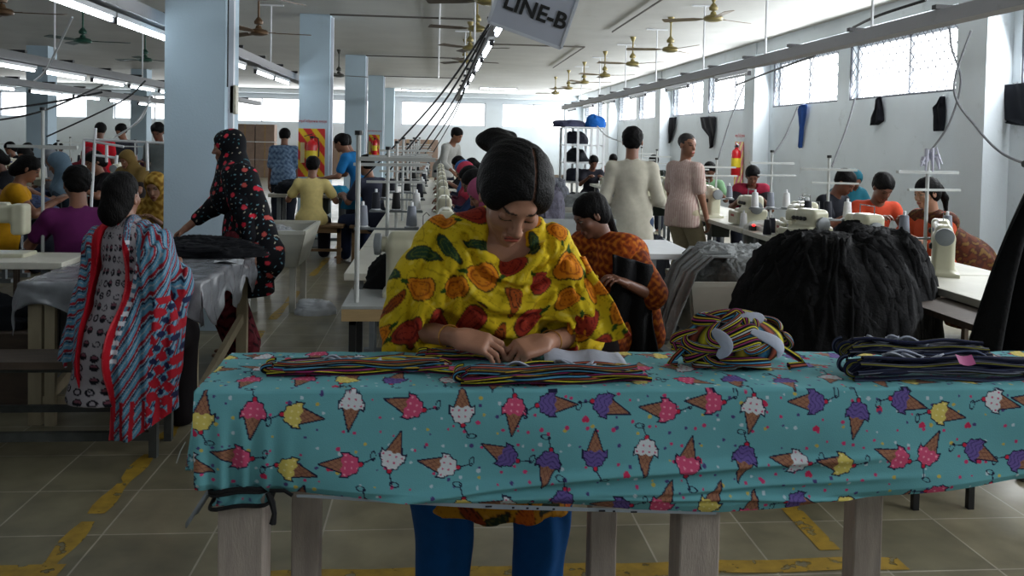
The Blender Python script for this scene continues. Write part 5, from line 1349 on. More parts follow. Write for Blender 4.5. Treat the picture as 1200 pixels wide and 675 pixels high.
# ------------------------------------------------------------------ rags hung on the window wall
def rag(poly, X, label, colr, seed, pins=None):
    """poly: pixel outline listed top-left, top-right, ..., projected on the wall plane; slight folds"""
    P3 = [onX(px, py, X) for px, py in poly]; n = len(P3)
    ys = [p.y for p in P3]; zs = [p.z for p in P3]; b = MB(); tz, bz = max(zs), min(zs); nr, nc = 26, 14
    def span(z):
        cr = []
        for i in range(n):
            a, c_ = P3[i], P3[(i+1) % n]
            if (a.z-z)*(c_.z-z) <= 0 and a.z != c_.z: t = (z-a.z)/(c_.z-a.z); cr.append(a.y+(c_.y-a.y)*t)
        return (min(cr), max(cr)) if cr else (P3[0].y, P3[0].y)
    def fn(u, v):
        z = tz-(tz-bz)*(.01+.98*v); lo, hi = span(z); y = lo+(hi-lo)*u
        return (X-.03-.025*math.sin(u*PI)-.018*math.sin(u*14+seed+v*3), y, z)
    b.grid(fn, nc, nr); o = b.build('hanging_rag', MC(colr), None, angle=180); sm = o.modifiers.new('s', 'SOLIDIFY'); sm.thickness = .006
    k = MB().tube([(X+.0, span(tz-.01)[0]*.5+span(tz-.01)[1]*.5, tz+.01), (X-.05, span(tz-.01)[0]*.5+span(tz-.01)[1]*.5, tz)], .006, 6); k.build('nail', m_greypaint, o)
    return tag(o, label, 'rag')
XW = 5.79
rag([(937,124),(949,122),(948,135),(944,150),(941,174),(939,172),(940,150),(938,135)], XW, 'narrow blue rag hung under the window', (.15,.27,.50), 1)
rag([(1030,116),(1036,113),(1037,128),(1037,142),(1030,147),(1022,147),(1022,138),(1028,128)], XW, 'black knotted rag hung under the nearer window', (.07,.07,.10), 2)
rag([(1107,113),(1110,113),(1109,154),(1106,150),(1102,152),(1098,154),(1095,126),(1101,122)], XW, 'black cloth scrap beside the near pilaster', (.06,.065,.09), 3)
rag([(1172,100),(1215,96),(1215,148),(1190,146),(1168,141)], XW, 'large dark cloth hanging at the frame edge beyond the pilaster', (.09,.10,.13), 4)
rag([(822,137),(840,136),(840,152),(838,172),(834,174),(833,160),(825,150)], XW, 'black pointed rag near the standing older man', (.06,.06,.08), 5)
rag([(785,138),(794,137),(793,150),(789,163),(786,168),(785,155)], XW, 'thin black rag above the man in the white shirt', (.07,.07,.09), 6)
# ------------------------------------------------------------------ far end: cartons, shelf rack
m_carton = mat('brown_cardboard', (.58,.49,.43), .8, var=.1, vscale=5)
def carton(x, y, z, w, d, h, label):
    t = thing('carton', label, 'carton', (x, y, z), 0, 'cartons stacked by the end wall'); MB().box((0,0,h/2), (w,d,h)).build('box_body', m_carton, t, bevel=.008)
    MB().box((0,-d/2-.001,h/2), (.06,.003,h)).build('packing_tape', M((.62,.50,.36), .4), t)
for i in range(4):
    for j in range(3): carton(-8.0+.68*i, 30.5+.0*j, .62*j, .64, .5, .60, 'brown carton in the stacks near the end wall')
for i in range(3):
    for j in range(2): carton(-1.9+.78*i, 32.8, .72*j, .74, .5, .70, 'brown carton in the low stack under the end window')
for i in range(3): carton(-4.4+.7*i, 32.8, 0, .66, .5, 1.3, 'tall brown carton in the row beside the far column')
def rack():
    Y = 15.5; a = onY(660, 200, Y); z1 = onY(690, 150, Y).z; x0, x1 = onY(660,160,Y).x, onY(704,160,Y).x
    t = thing('shelf_rack', 'white metal shelf rack with clothes heaped on top', 'rack', ((x0+x1)/2, Y, 0)); w = x1-x0; d = .6
    for sx in (-1, -.35, .35, 1):
        for sy in (-1, 1): MB().box((sx*w/2, sy*d/2, z1/2), (.04,.04,z1)).build('post', m_white, t)
    for z in (.3, .75, 1.1, 1.42, z1): MB().box((0,0,z), (w,d,.025)).build('shelf', m_white, t)
    for k, (z, c_) in enumerate(((.76,(.10,.11,.16)), (1.11,(.07,.08,.10)), (1.43,(.12,.12,.16)), (.31,(.2,.2,.24)))): heap(((x0+x1)/2-.1, Y, z+.013), (w*.33, .22, .22), 50+k, MC(c_), ['dark clothes on the middle shelf of the rack', 'black clothes on the upper-middle shelf of the rack', 'dark clothes on the top covered shelf of the rack', 'grey clothes on the lowest shelf of the rack'][k], strands=0, res=40)
    heap(((x0+x1)/2-.25, Y, z1+.013), (w*.42, .25, .13), 61, MC((.26,.27,.36)), 'heap of grey-blue clothes on top of the shelf rack', strands=20, res=50)
    heap((x1-.12, Y-.05, z1+.013), (.18,.18,.22), 62, MC((.12,.38,.70)), 'bright blue cloth on the corner of the shelf rack', strands=6, res=40)
rack()
# ------------------------------------------------------------------ striped-shawl woman's table (T1)
def table_t1():
    x0, x1, y0, y1, z = -2.06, -1.20, 4.45, 5.72, .735
    t = thing('cutting_table', 'pale wooden table under a grey plastic sheet', 'table', ((x0+x1)/2, (y0+y1)/2, 0)); w, d = x1-x0, y1-y0
    MB().box((0,0,z-.02), (w-.04,d-.04,.035)).build('table_top', m_paleboard, t)
    m_leg = mat('pale_planed_wood', (.62,.57,.47), .6, var=.12, vscale=5, stretch=(5,5,1))
    for sx in (-1, 1):
        for sy in (-1, 1): MB().box((sx*(w/2-.05), sy*(d/2-.05), (z-.04)/2), (.065,.055,z-.04)).build('leg', m_leg, t)
        MB().box((sx*(w/2-.05), 0, z-.085), (.03,d-.12,.08)).build('apron', m_leg, t); MB().bar((sx*(w/2-.05), -d/2+.08, .08), (sx*(w/2-.05), d/2-.08, .30), .03, .06).build('brace', m_leg, t)
    MB().box((0,-d/2+.05,z-.085), (w-.12,.03,.08)).build('apron', m_leg, t); MB().box((0,-d/2+.05,.12), (w-.12,.03,.05)).build('stretcher', m_leg, t)
    MB().box((-w/2+.13,-d/2+.02,(z-.1)/2), (.05,.03,z-.1)).build('side_plank', m_leg, t)
    # plastic sheet
    m_pl = mat('grey_plastic_sheet', (.50,.51,.53), .22, var=.18, vscale=9, bump=.55, bscale=14, spec=.6)
    b = MB(); ex = .05
    def fn(u, v):
        x = (u-.5)*(w+2*ex+.30); y = (v-.5)*(d+2*ex+.24); hx = max(0, abs(x)-w/2-.0); hy = max(0, abs(y)-d/2-.0)
        xx = max(-w/2-.012, min(w/2+.012, x)); yy = max(-d/2-.012, min(d/2+.012, y)); drop = max(hx, hy)*(1+.35*math.sin(x*11+y*13))
        dz = .006*noise.noise(Vector((x*6, y*6, 0)))+.004*noise.noise(Vector((x*17, y*17, 3)))
        out = .018*noise.noise(Vector((x*12, y*12, 7)))+.008
        if hx > 0: xx += math.copysign(abs(out)+.05*hx, x)
        if hy > 0: yy += math.copysign(abs(out)+.05*hy, y)
        return (xx, yy, z+.006+dz-drop)
    b.grid(fn, 90, 110); o = b.build('plastic_sheet', m_pl, None, angle=180); o.location = ((x0+x1)/2, (y0+y1)/2, 0); sm = o.modifiers.new('s', 'SOLIDIFY'); sm.thickness = .002
    tag(o, 'crinkled grey plastic sheet spread over the wooden table', 'sheet')
    heap((-1.50, 5.50, z+.008), (.40,.28,.10), 71, MC((.045,.05,.07)), 'flat heap of black trousers under the standing woman\'s hand', amp=.3, strands=30, res=80)
    heap((-1.83, 5.40, z+.008), (.22,.26,.13), 72, MC((.05,.055,.065)), 'black garments heaped in front of the woman in the yellow headscarf', amp=.35, strands=20, res=70)
    b = MB(); b.grid(lambda u, v: (-1.28+.16*u, 5.05+.10*v, z+.014+.01*math.sin(u*4+v*5)), 10, 8); oo = b.build('white_paper', M((.75,.76,.78), .6), None, angle=180); tag(oo, 'small white scrap lying by the black trousers on the table', 'scrap')
table_t1()
# bench of dark boards in front
def low_bench():
    t = thing('long_bench', 'dark steel-framed bench under the striped-shawl woman', 'bench', (-2.1, 4.12, 0))
    MB().box((.0,0,.43), (1.75,.24,.035)).build('seat', m_dwood, t); MB().box((0,.13,.36), (1.75,.03,.05)).build('seat_rail', m_rust, t)
    for x in (-.82, .82):
        for y in (-.10, .12): MB().box((x,y,.205), (.035,.035,.41)).build('leg', m_rust, t)
    MB().box((0,-.10,.10), (1.66,.03,.04)).build('stretcher', m_rust, t)
    MB().box((0,.12,.16), (1.66,.03,.03)).build('stretcher', m_rust, t)
low_bench()
# far-left long white table with a machine
sewing_table((-2.95, 5.15), 0, 'long white sewing table at the frame edge, with one machine', L=1.75, W=.42, z=.76)
lockstitch((-2.60, 5.20, .76), PI, 'cream sewing machine at the frame edge on the long white table')
heap((-2.75,4.85,.42), (.62,.12,.20), 73, MC((.06,.07,.09)), 'dark cloth stuffed below the long white table', strands=10, res=50)
tag(MB().box((-2.75,4.85,.21), (1.2,.3,.41)).build('wooden_crate', m_dwood), 'low dark wooden crate under the long white table', 'crate')
# table behind the standing woman
trough((-1.36, 7.62), 0, 'cream cloth bin with sloping side behind the standing woman', L=.54, W=.9, h=.30, z_top=.69, taper=.7)
heap((-1.36,7.62,.42), (.20,.36,.26), 74, MC((.62,.63,.64)), 'white cloth piled inside the sloping cream bin', strands=16, res=50)
o = heap((-1.0,7.25,0), (.16,.10,.12), 75, M((.72,.73,.74), .4), 'white plastic bag on the floor beside the cream bin', strands=4, res=40, cat='bag', name='plastic_bag')
# ------------------------------------------------------------------ benches for the boys (middle distance)
bench((-1.45, 10.25), 0, 'wooden bench under the boy in the yellow shirt', L=.74, W=.34)
bench((-.80, 10.25), 0, 'wooden stool under the boy in the dark grey shirt', L=.42, W=.32)
sewing_table((-1.58, 11.05), 0, 'work table in front of the boy in the yellow shirt', L=1.0, W=.55, top=m_paleboard)
heap((-1.78,11.05,.76), (.25,.22,.16), 76, MC((.05,.06,.09)), 'dark clothes beside the boy in the yellow shirt', strands=14, res=50)
heap((-1.28,11.05,.76), (.17,.18,.10), 77, MC((.08,.42,.55)), 'turquoise cloth on the table before the yellow-shirt boy', strands=10, res=50)
heap((-1.02,10.72,.60), (.17,.12,.22), 78, MC((.08,.40,.55)), 'turquoise cloth held on the lap of the grey-shirt boy', strands=6, res=40)
lockstitch((-2.6, 11.2, .76), 2.6, 'cream machine behind the big front column by the dark clothes')
sewing_table((-2.8, 11.3), 0, 'sewing table half hidden by the big front column', L=1.0)
# ------------------------------------------------------------------ middle sewing line
m_nw = mat('pale_wood_edge_top', (.62,.60,.55), .5, var=.07, vscale=6)
def near_table():
    t = thing('sewing_table', 'pale-topped sewing table right behind the woman in yellow', 'table', (.19, 3.92, 0)); z = .765
    MB().box((0,0,z-.007), (1.18,.42,.012)).build('table_surface', M((.60,.61,.60), .4), t); MB().box((0,0,z-.04), (1.18,.42,.052)).build('table_top', mat('light_wood_edge', (.66,.56,.40), .6, var=.12, stretch=(1,8,8)), t)
    for sx in (-1, 1):
        for sy in (-1, 1): MB().box((sx*.545, sy*.17, .35), (.03,.03,.70)).build('leg', m_black, t)
        MB().box((sx*.545,0,.69), (.03,.37,.025)).build('frame_rail', m_black, t)
    MB().box((0,.17,.69), (1.12,.03,.025)).build('frame_rail', m_black, t); MB().box((0,.17,.2), (1.12,.03,.03)).build('stretcher', m_rust, t)
    MB().box((0,-.1,.14), (1.12,.03,.03)).build('stretcher', m_rust, t)
near_table()
thread_stand((-.345, 3.80, .765), 0, 'white pole stand with black cap on the near sewing table', h=.74, cones=(), group=None)
p0 = bpy.data.objects['thread_stand']; 
for k in list(kids(p0)):
    if k.name.startswith('crossbar'): k.location.x = .17; k.scale = (.8,1,1)
    if k.name.startswith('spool_bar'): bpy.data.objects.remove(k)
lockstitch((.0, 4.0, .765), PI, 'cream sewing machine hidden behind the woman in yellow')
heap((-.20,4.18,.765), (.14,.07,.16), 79, MC((.05,.05,.055)), 'black cloth behind the machine on the near sewing table', strands=4, res=40)
MIDY = (5.2, 6.35, 7.5, 8.65, 9.8, 10.95, 12.1, 13.25, 14.4)
ordn = ['first', 'second', 'third', 'fourth', 'fifth', 'sixth', 'seventh', 'eighth', 'ninth']
for i, y in enumerate(MIDY):
    sewing_table((-.10, y), PI/2, '%s pale table of the middle sewing line behind the woman in yellow' % ordn[i], L=1.13, W=.78, top=m_offw)
    lockstitch((.06, y+.05, .76), PI/2, '%s cream machine of the middle sewing line' % ordn[i])
    thread_stand((-.30, y+.1, .76), .02, '%s white thread stand of the middle sewing line' % ordn[i], h=.66+.03*(i % 3), cones=(('grey','grey') if i == 0 else ('navy','black','white') if i % 2 else ('black','navy')), cl='cone on the %s stand of the middle line' % ordn[i], bars=2)
cone((-.22,5.05,.76), 'navy', 'dark cone standing on the first middle table'); cone((-.05,5.5,.76), 'navy', 'dark cone standing at the far end of the first middle table'); cone((-.02,5.9,.76), 'black', 'dark cone standing near the second middle machine')
# ------------------------------------------------------------------ window-side sewing line
WY = (4.1, 5.35, 6.6, 7.85, 9.1, 10.35, 11.6, 12.85, 14.1)
for i, y in enumerate(WY):
    sewing_table((3.02, y), -PI/2, '%s off-white table of the window-side line' % (ordn+['tenth'])[i], L=1.22, W=.72)
lockstitch((3.02, 4.85, .76), -PI/2-.5, 'cream sewing machine beside the big black pile, nearest of the window line')
overlock((2.98, 5.75, .76), -PI/2, 'cream overlock machine behind the big black pile')
overlock((2.72, 6.1, .76), -PI/2+.3, 'cream overlock machine with dark slots above the black pile')
overlock((2.86, 6.55, .76), -PI/2-.2, 'extra cream overlock machine between the cones of the window line')
OG = ['cream overlock machine before the man in the orange shirt', 'cream overlock machine before the man in the black tee', 'cream machine before the woman with the red scarf', 'second cream machine before the woman with the red scarf', 'cream machine before the woman with the green blouse', 'cream machine beside the older man', 'farther cream machine past the older man', 'cream machine near the shelf rack']
for i, (x, y, k) in enumerate(((3.05,6.9,0), (2.85,7.6,0), (2.75,8.5,1), (3.0,9.4,0), (2.85,10.6,1), (2.95,11.6,0), (2.9,12.9,1), (2.9,14.2,0))):
    (lockstitch if k else overlock)((x, y, .76), -PI/2+.1*(i % 3-1), OG[i])
SL = ['tall stand with white cloth knotted at its top', 'white thread stand before the man in the orange shirt', 'white thread stand before the man in the black tee', 'white thread stand next to the woman with the red scarf', 'white thread stand near the older man', 'far white thread stand past the older man', 'farthest thread stand of the window-side line']
for i, (px, top_y, Y, rz) in enumerate(((1088,180,5.05,.1), (972,182,6.35,-.15), (905,176,7.3,.1), (840,185,8.9,0), (812,190,10.3,.1), (770,175,12.2,0), (752,172,13.8,0))):
    q = onY(px, top_y, Y); thread_stand((q.x, Y, .76), rz, SL[i], h=q.z-.78, cones=[('grey','grey'),('navy','navy','white'),('white','grey','white'),('white','grey'),('grey','white'),('white',),('white',)][i], cl='cone on the %s' % SL[i], group='thread stands of the window-side line', bars=2)
b = MB(); q = onY(1088, 190, 5.03)
for k in range(9): a = k*.7; b.tube([q+Vector((.0,0,.02)), q+Vector((.05*math.cos(a),-.02,.04+.05*math.sin(a*1.7))), q+Vector((.07*math.cos(a),-.03,-.01+.05*math.sin(a)))], [.012,.014,.005], 6)
tag(b.build('knotted_cloth', M((.72,.72,.78), .8)), 'white cloth strips knotted round the tall stand top', 'cloth')
for i, (x, y) in enumerate(((2.72,7.35),(2.78,7.55),(2.70,6.75),(2.80,6.9),(3.15,6.2),(3.2,6.35))): cone((x, y, .76), ['white','grey','navy','navy','navy','navy'][i], 'thread cone standing loose on the window-side tables, %s one' % ordn[i])
tag(MB().box((2.71,7.1,.782), (.05,.05,.04)).build('power_switch_box', M((.08,.1,.1), .5)), 'small switch box with a red light on the window-side table', 'switch box')
tag(MB().lathe([(0,0),(.012,0),(.012,.01),(0,.014)], (2.71,7.08,.803), n=10).build('indicator_light', mat('red_led', (1,.1,.1), .4, emit=4)), 'small glowing red indicator on the switch box', 'light')
heap((2.85,7.2,.76), (.16,.16,.07), 80, M((.78,.78,.76), .8), 'white cloth scraps on the window-side table', strands=12, res=50)
# ------------------------------------------------------------------ big piles and bins
m_blackcloth = mat('black_garments', (.036,.037,.046), .85, var=.25, vscale=12, bump=.5, bscale=70, spec=.25)
m_greycloth = mat('grey_knit_garments', (.52,.53,.53), .85, var=.18, vscale=12, bump=.5, bscale=70, spec=.2)
trough((2.02, 4.12), 0, 'low wooden platform bin under the big black pile', L=.92, W=.55, h=.22, z_top=.36, material=m_dwood, taper=.95)
heap((1.96, 4.12, .30), (.47,.42,.76), 81, m_blackcloth, 'huge pile of black garments with strands hanging down', amp=.07, freq=3.2, pw=.72, strands=170, res=150, sw=.05)
heap((2.40, 4.45, .34), (.33,.34,.74), 82, m_blackcloth, 'taller black garment pile behind the huge one', amp=.07, freq=3.2, pw=.72, strands=110, res=120, sw=.06)
trough((1.99, 5.45), 0, 'cream wooden bin full of grey knit cloth', L=.80, W=.55, h=.34, z_top=.62, taper=.88)
heap((1.97, 5.45, .50), (.36,.25,.33), 83, m_greycloth, 'grey knit cloth heaped in the cream bin', amp=.2, strands=60, res=90, sw=.06)
# grey cloth hanging over the side of the bin
b = MB(); 
def hang(u, v):
    key = [(1.86,.80), (1.70,.80), (1.585,.70), (1.55,.60), (1.50,.44), (1.46,.27)]; t = v*5; k_ = min(4, int(t)); f_ = t-k_
    x = key[k_][0]+(key[k_+1][0]-key[k_][0])*f_; z = key[k_][1]+(key[k_+1][1]-key[k_][1])*f_; fo = .024*math.sin(u*38+math.sin(v*4)*1.2)*min(1, v*1.6)
    return (x+fo-.03*math.sin(u*7)*v, 5.10+(.50-.05*v)*u+.012*math.sin(u*60), z+.03*math.sin(u*11+2)*v)
b.grid(hang, 140, 40); o = b.build('hanging_grey_cloth', m_greycloth, None, angle=180); sm = o.modifiers.new('s', 'SOLIDIFY'); sm.thickness = .008; tag(o, 'grey knit cloth draped down the side of the cream bin', 'fabric')
sewing_table((1.25, 5.95), 0, 'white table behind the woman in orange', L=1.0, W=.8, top=m_white)
trough((1.02, 7.0), 0, 'white metal bin behind the shoulder of the woman in yellow', L=.8, W=.6, h=.5, z_top=.86, material=M((.66,.68,.68), .4, metal=.2), taper=.95)
trough((1.45, 7.9), 0, 'cream bin of grey clothes left of the man in the white shirt', L=.9, W=.5, h=.25, z_top=.88, taper=.8)
heap((1.50, 7.9, .78), (.34,.2,.22), 84, m_greycloth, 'grey clothes in the cream bin by the man in the white shirt', strands=30, res=70)
heap((1.10, 8.9, .45), (.30,.3,.72), 85, mat('patterned_grey_cloth', (.36,.37,.40), .85, var=.5, vscale=30, bump=.5, bscale=60), 'tall round bag of grey patterned cloth behind her shoulder', strands=40, res=90)
tag(MB().box((1.10,8.9,.22), (.6,.6,.45)).build('wooden_crate', m_dwood), 'dark crate under the round bag of grey cloth', 'crate')
heap((.88, 7.0, .62), (.18,.18,.52), 86, mat('mauve_grey_cloth', (.34,.33,.38), .85, var=.4, vscale=30, bump=.5, bscale=60), 'mauve-grey cloth bundle standing in the white bin', strands=30, res=80)
heap((2.15, 9.6, 0), (.3,.3,.85), 87, MC((.20,.20,.22)), 'dark grey clothes stacked on the floor behind the older man', strands=30, res=70)
heap((2.02, 7.9, .0), (.22,.25,.62), 88, MC((.22,.23,.26)), 'grey clothes piled by the legs of the man in the white shirt', strands=30, res=70)
# dark cloth at the frame edge on a stand
b = MB()
def dk(u, v):
    z = 1.43-.92*v; x = 2.08-.30*v-.02*math.sin(v*5)+.42*u*(.35+.65*v); y = 2.80+.06*math.sin(u*16+v*2)*(.3+.7*v)+.10*u
    return (x, y, z)
b.grid(dk, 50, 40); o = b.build('hanging_black_cloth', m_blackcloth, None, angle=180); sm = o.modifiers.new('s', 'SOLIDIFY'); sm.thickness = .006; tag(o, 'black cloth hanging at the frame edge behind the front table', 'fabric')
t = thing('garment_stand', 'dark steel stand holding the hanging black cloth', 'stand', (2.36, 2.93, 0)); MB().tube([(0,0,.03), (0,0,1.46)], .018, 10).build('pole', m_rust, t); MB().lathe([(0,0),(.11,0),(.11,.02),(.03,.035)], n=20).build('base', m_rust, t); MB().tube([(-.25,-.02,1.45), (.12,-.02,1.45)], .012, 8).build('crossbar', m_rust, t)
# wooden board table by the far-right machine
tag(MB().box((2.55,3.85,.70), (.30,.8,.03)).build('wooden_plank', m_dwood), 'dark wooden plank edge beside the nearest window-side table', 'plank')
t = thing('stool', 'small black stool on the floor under the table end', 'stool', (2.12,3.45,0)); MB().box((0,0,.3), (.3,.3,.03)).build('seat', m_rust, t)
for sx in (-1, 1):
    for sy in (-1, 1): MB().box((sx*.12, sy*.12, .143), (.025,.025,.285)).build('leg', m_black, t)
# crowded lines beyond the front column
LG2 = 'sewing tables in the crowded lines'
k = 0
for X, ys in ((-4.4, (8.2, 9.5, 10.8, 12.1, 13.4, 14.7, 16.0)), (-6.4, (9.0, 10.4, 11.8, 13.2, 14.6, 16.0, 17.4))):
    for y in ys:
        t = sewing_table((X, y), PI/2, 'pale sewing table in the crowded lines beyond the column', L=1.2, W=.6, group=LG2)
        k += 1
        m_ = lockstitch((X+.05, y+.1, .76), PI/2 if k % 2 else -PI/2, 'cream machine in the crowded lines beyond the column', 'machines in the crowded lines')
        if k % 2: thread_stand((X-.1, y-.2, .76), .05*k, 'white thread stand in the crowded lines', h=.6, cones=('white','navy'), cl='thread cone in the crowded lines', group='thread stands in the crowded lines')
heap((-3.95, 8.3, .76), (.40,.22,.13), 90, mat('blue_white_cloth', (.22,.28,.42), .85, var=.6, vscale=25, bump=.4, bscale=60), 'blue and white clothes on the table by the woman in yellow and maroon', strands=30, res=70)
heap((-4.3, 9.4, .76), (.22,.3,.11), 91, MC((.16,.20,.30)), 'navy clothes on the second crowded table', strands=16, res=50)
thread_stand((onY(50,300,5.6).x, 5.6, 0), 0, 'tall pole rack rising past the boy in purple', h=1.62, cones=(), group=None)
# pipe frame in the crowd
def frame_rack():
    Y = 9.0; A = onY(108, 210, Y); t = thing('pipe_frame', 'white pipe frame standing over the crowded lines', 'rack', (0,0,0))
    for (a, b_) in (((112,150),(107,240)), ((98,164),(97,210)), ((125,170),(125,190)), ((172,165),(173,200)), ((137,182),(136,192))):
        pa, pb = onY(*a, Y), onY(*b_, Y); MB().tube([pa, pb], .016, 8).build('post', m_white, t)
    for (a, b_) in (((98,163),(200,168)), ((98,164),(145,172)), ((112,182),(137,185))): MB().tube([onY(*a, Y), onY(*b_, Y)], .013, 8).build('rail', m_white, t)
    p = onY(107, 240, Y); MB().tube([p, (p.x, p.y, .0)], .016, 8).build('post', m_white, t)
frame_rack()
# ------------------------------------------------------------------ the other people
SK, SKD, SKL = (.50,.34,.26), (.40,.26,.20), (.58,.42,.33)
def at(px, Y): return onY(px, 300, Y).x
def striped_woman():
    x = at(149, 4.15); p = Person('woman seated with her back turned in a red and blue diagonally striped shawl', (x, 4.12, 0), -.12, h=1.60, sit=True, seat=.45, lean=.10, head=(-.15,-.12,.0), voxel=.0055, skin=SK, seed=21,
        hands=(V3(-.10,.40,.82), V3(.10,.40,.82)))
    p.lo = V3(-.42,-.42,0); p.hi = V3(.42,.75,1.40); p.HC = p.HC+V3(-.045,0,0)
    p.body().hair('low_bun')
    f = Field((-.40,-.40,.15), (.40,.50,1.22), .006)
    f.cone(p.N-p.up*.06, p.Ch-V3(0,0,.1), .130, .155, k=.05, flat=((0,1,0), 1.05)); f.cone(p.S[0], p.S[1], .068, k=.06); f.cone(p.Ch-V3(0,0,.1), V3(0,-.05,.45), .145, .20, k=.06); f.cone(V3(0,-.05,.5), V3(-.04,-.09,.25), .20, .225, k=.05, flat=((0,1,0), 1.3))
    for i in (0, 1): f.cone(p.S[i], p.E[i], .065, .06, k=.03); f.cone(p.E[i], p.E[i]+(p.Wr[i]-p.E[i])*.5, .06, .055, k=.02)
    f.ell(p.N-V3(0,.03,.05), [.075,.06,.05], k=.04)
    f.plane((0,0,.27), (0,0,-1)); f.disp(wrinkle(31, .012, 26, zs=.25))
    def rc(V): u, v = cyl_uv(V); return rings(u, v)
    p.emit('dress', f, m_cloth, rc, label='white dress printed with black rings')
    # shawl
    f = Field((-.46,-.46,.02), (.46,.50,1.26), .0048)
    f.cone(p.N-p.up*.06, p.Ch-V3(0,0,.1), .138, .175, k=.05, flat=((0,1,0), 1.15)); f.cone(p.S[0]+V3(0,0,.012), p.S[1]+V3(0,0,.012), .075, k=.06); f.cone(p.Ch-V3(0,0,.1), V3(0,-.05,.45), .165, .225, k=.06)
    f.cone(V3(.05,-.06,.5), V3(.13,-.13,.16), .225, .16, k=.06, flat=((0,1,0), 1.3)); f.cone(V3(-.04,-.05,.5), V3(-.16,-.06,.3), .21, .12, k=.06, flat=((0,1,0), 1.3)); 
    for i in (0, 1): f.cone(p.S[i], p.E[i], .078, .085, k=.06); f.cone(p.E[i], V3((-.20,.24)[i],-.02,.42), .088, .10, k=.07)
    f.cone(p.S[0], V3(-.235,-.06,.45), .07, .085, k=.05)
    f.cone(V3(.20,-.06,.9), V3(.26,-.08,.2), .08, .09, k=.06)
    f.disp(lambda X, Y, Z: (.011*np.sin(X*52+3*np.sin(Z*4)+Y*20)*np.clip((1.15-Z)/.3, 0, 1)+.005*np.sin(X*110+Z*13)).astype(np.float32))
    # opening down the back and bottom hem
    X, Y, Z = f.P((slice(None),)*3)
    xl = -.125+.02*np.sin(Z*7); xr = .03+.05*np.sin((Z-.2)*4.5)*(Z > .2)-.02+.035*np.sin(Z*9)
    wedge = np.maximum(np.maximum(xl-X, X-xr), Y-.0)+0*Z; f.comb((slice(None),)*3, wedge.astype(np.float32), .01, 'sub')
    hem = (.12+.30*np.clip(-X/.2, 0, 1)+.30*np.clip((X-.16)/.2, 0, 1)*.4-Z)+0*Y; f.comb((slice(None),)*3, -hem.astype(np.float32)*-1, .004, 'sub') if False else None
    f.v = np.maximum(f.v, hem.astype(np.float32)*.7)
    def sc(V):
        x, y, z = V[:, 0], V[:, 1], V[:, 2]; u, v = cyl_uv(V, R_=.22); c = stripes(u, -v*.50, .046)
        xr_ = .03+.05*np.sin((z-.2)*4.5)*(z > .2)-.02+.035*np.sin(z*9); back = y < .05
        e1 = back & (x > 0) & (x-xr_ < .035); c[e1] = (.66,.07,.13); e2 = back & (x > 0) & (x-xr_ < .012); c[e2] = (.78,.25,.28)
        e3 = back & (x < 0) & (x > -.165); c[e3] = (.66,.07,.13)
        pa = np.sin(x*70+z*40)*np.sin(z*60-x*30); far = (x > .235) & (z < .75); c[far & (pa > .1)] = (.60,.08,.14); c[far & (pa < -.55)] = (.10,.12,.25)
        r2 = back & (x > 0) & (x-xr_ >= .035) & (x-xr_ < .07) & (np.sin(z*160) > 0) & (z > .45) & (z < 1.0); c[r2] = (.85,.85,.88)
        low = (z < .30) & (np.sin(x*120) > .3); c[low] = (.60,.10,.15)
        return c
    p.emit('shawl', f, m_cloth, sc, label='red and blue diagonally striped shawl')
    p.lower(MC((.08,.06,.07)), loose=.03); p.root.scale = (.84,.92,1)
    return p
striped_woman()
def standing_floral():
    q = onZ(303, 412, 0); p = Person('woman standing in a black flowered headscarf and maroon trousers beside the front column', (q.x-.07, 5.88, 0), PI/2+.12, h=1.53, lean=.16, head=(.12,-.05,0), voxel=.007, skin=SK, seed=22,
        hands=(V3(-.21,-.06,.66), V3(.02,.44,.81)))
    p.body().hair('crop')
    fl = lambda V: floral(V[:, 0]*.4+V[:, 1]*1.0, V[:, 2]+.3*V[:, 0])
    p.scarf(m_cloth, fl, drape=.55, label='black headscarf with red and white flowers')
    p.top(m_cloth, fl, sleeve=1.55, hem=.36, flare=1.12, loose=.02, name='tunic', wr=.010, label='black flowered tunic')
    f = p.field(h=.007); f.cone(p.S[0]+V3(-.02,-.05,.0), p.P+V3(-.08,-.12,-.12), .11, .14, k=.05, flat=((1,0,0), 1.3)); f.cone(p.P+V3(-.08,-.12,-.12), p.P+V3(-.08,-.12,-.34), .13, .045, k=.05, flat=((1,0,0), 1.4)); f.disp(wrinkle(5, .010, 40))
    p.emit('hanging_scarf_end', f, m_cloth, fl)
    p.lower(m_cloth, blotch((.34,.10,.13), (.42,.15,.18), 110, .2, (.16,.05,.07)), name='trousers', loose=.055, wr=.010, label='wide maroon patterned trousers')
standing_floral()
def shoulder_cloth(p, colr):
    f = p.field(); f.cone(p.S[0]+p.up*.02, p.S[1]+p.up*.02, .085*p.u, k=.04); f.cone(p.S[1]+p.up*.01, p.P+V3(.13,-.14,.12), .07, .06, k=.03); f.cone(p.S[0]+p.up*.01, p.P+V3(-.13,-.14,.12), .07, .06, k=.03); f.ell(p.N+p.up*.05+p.fwd*.05, [.075,.08,.09], k=.01, op='sub'); f.disp(wrinkle(p.seed, .01, 35)); p.emit('shawl', f, MC(colr))
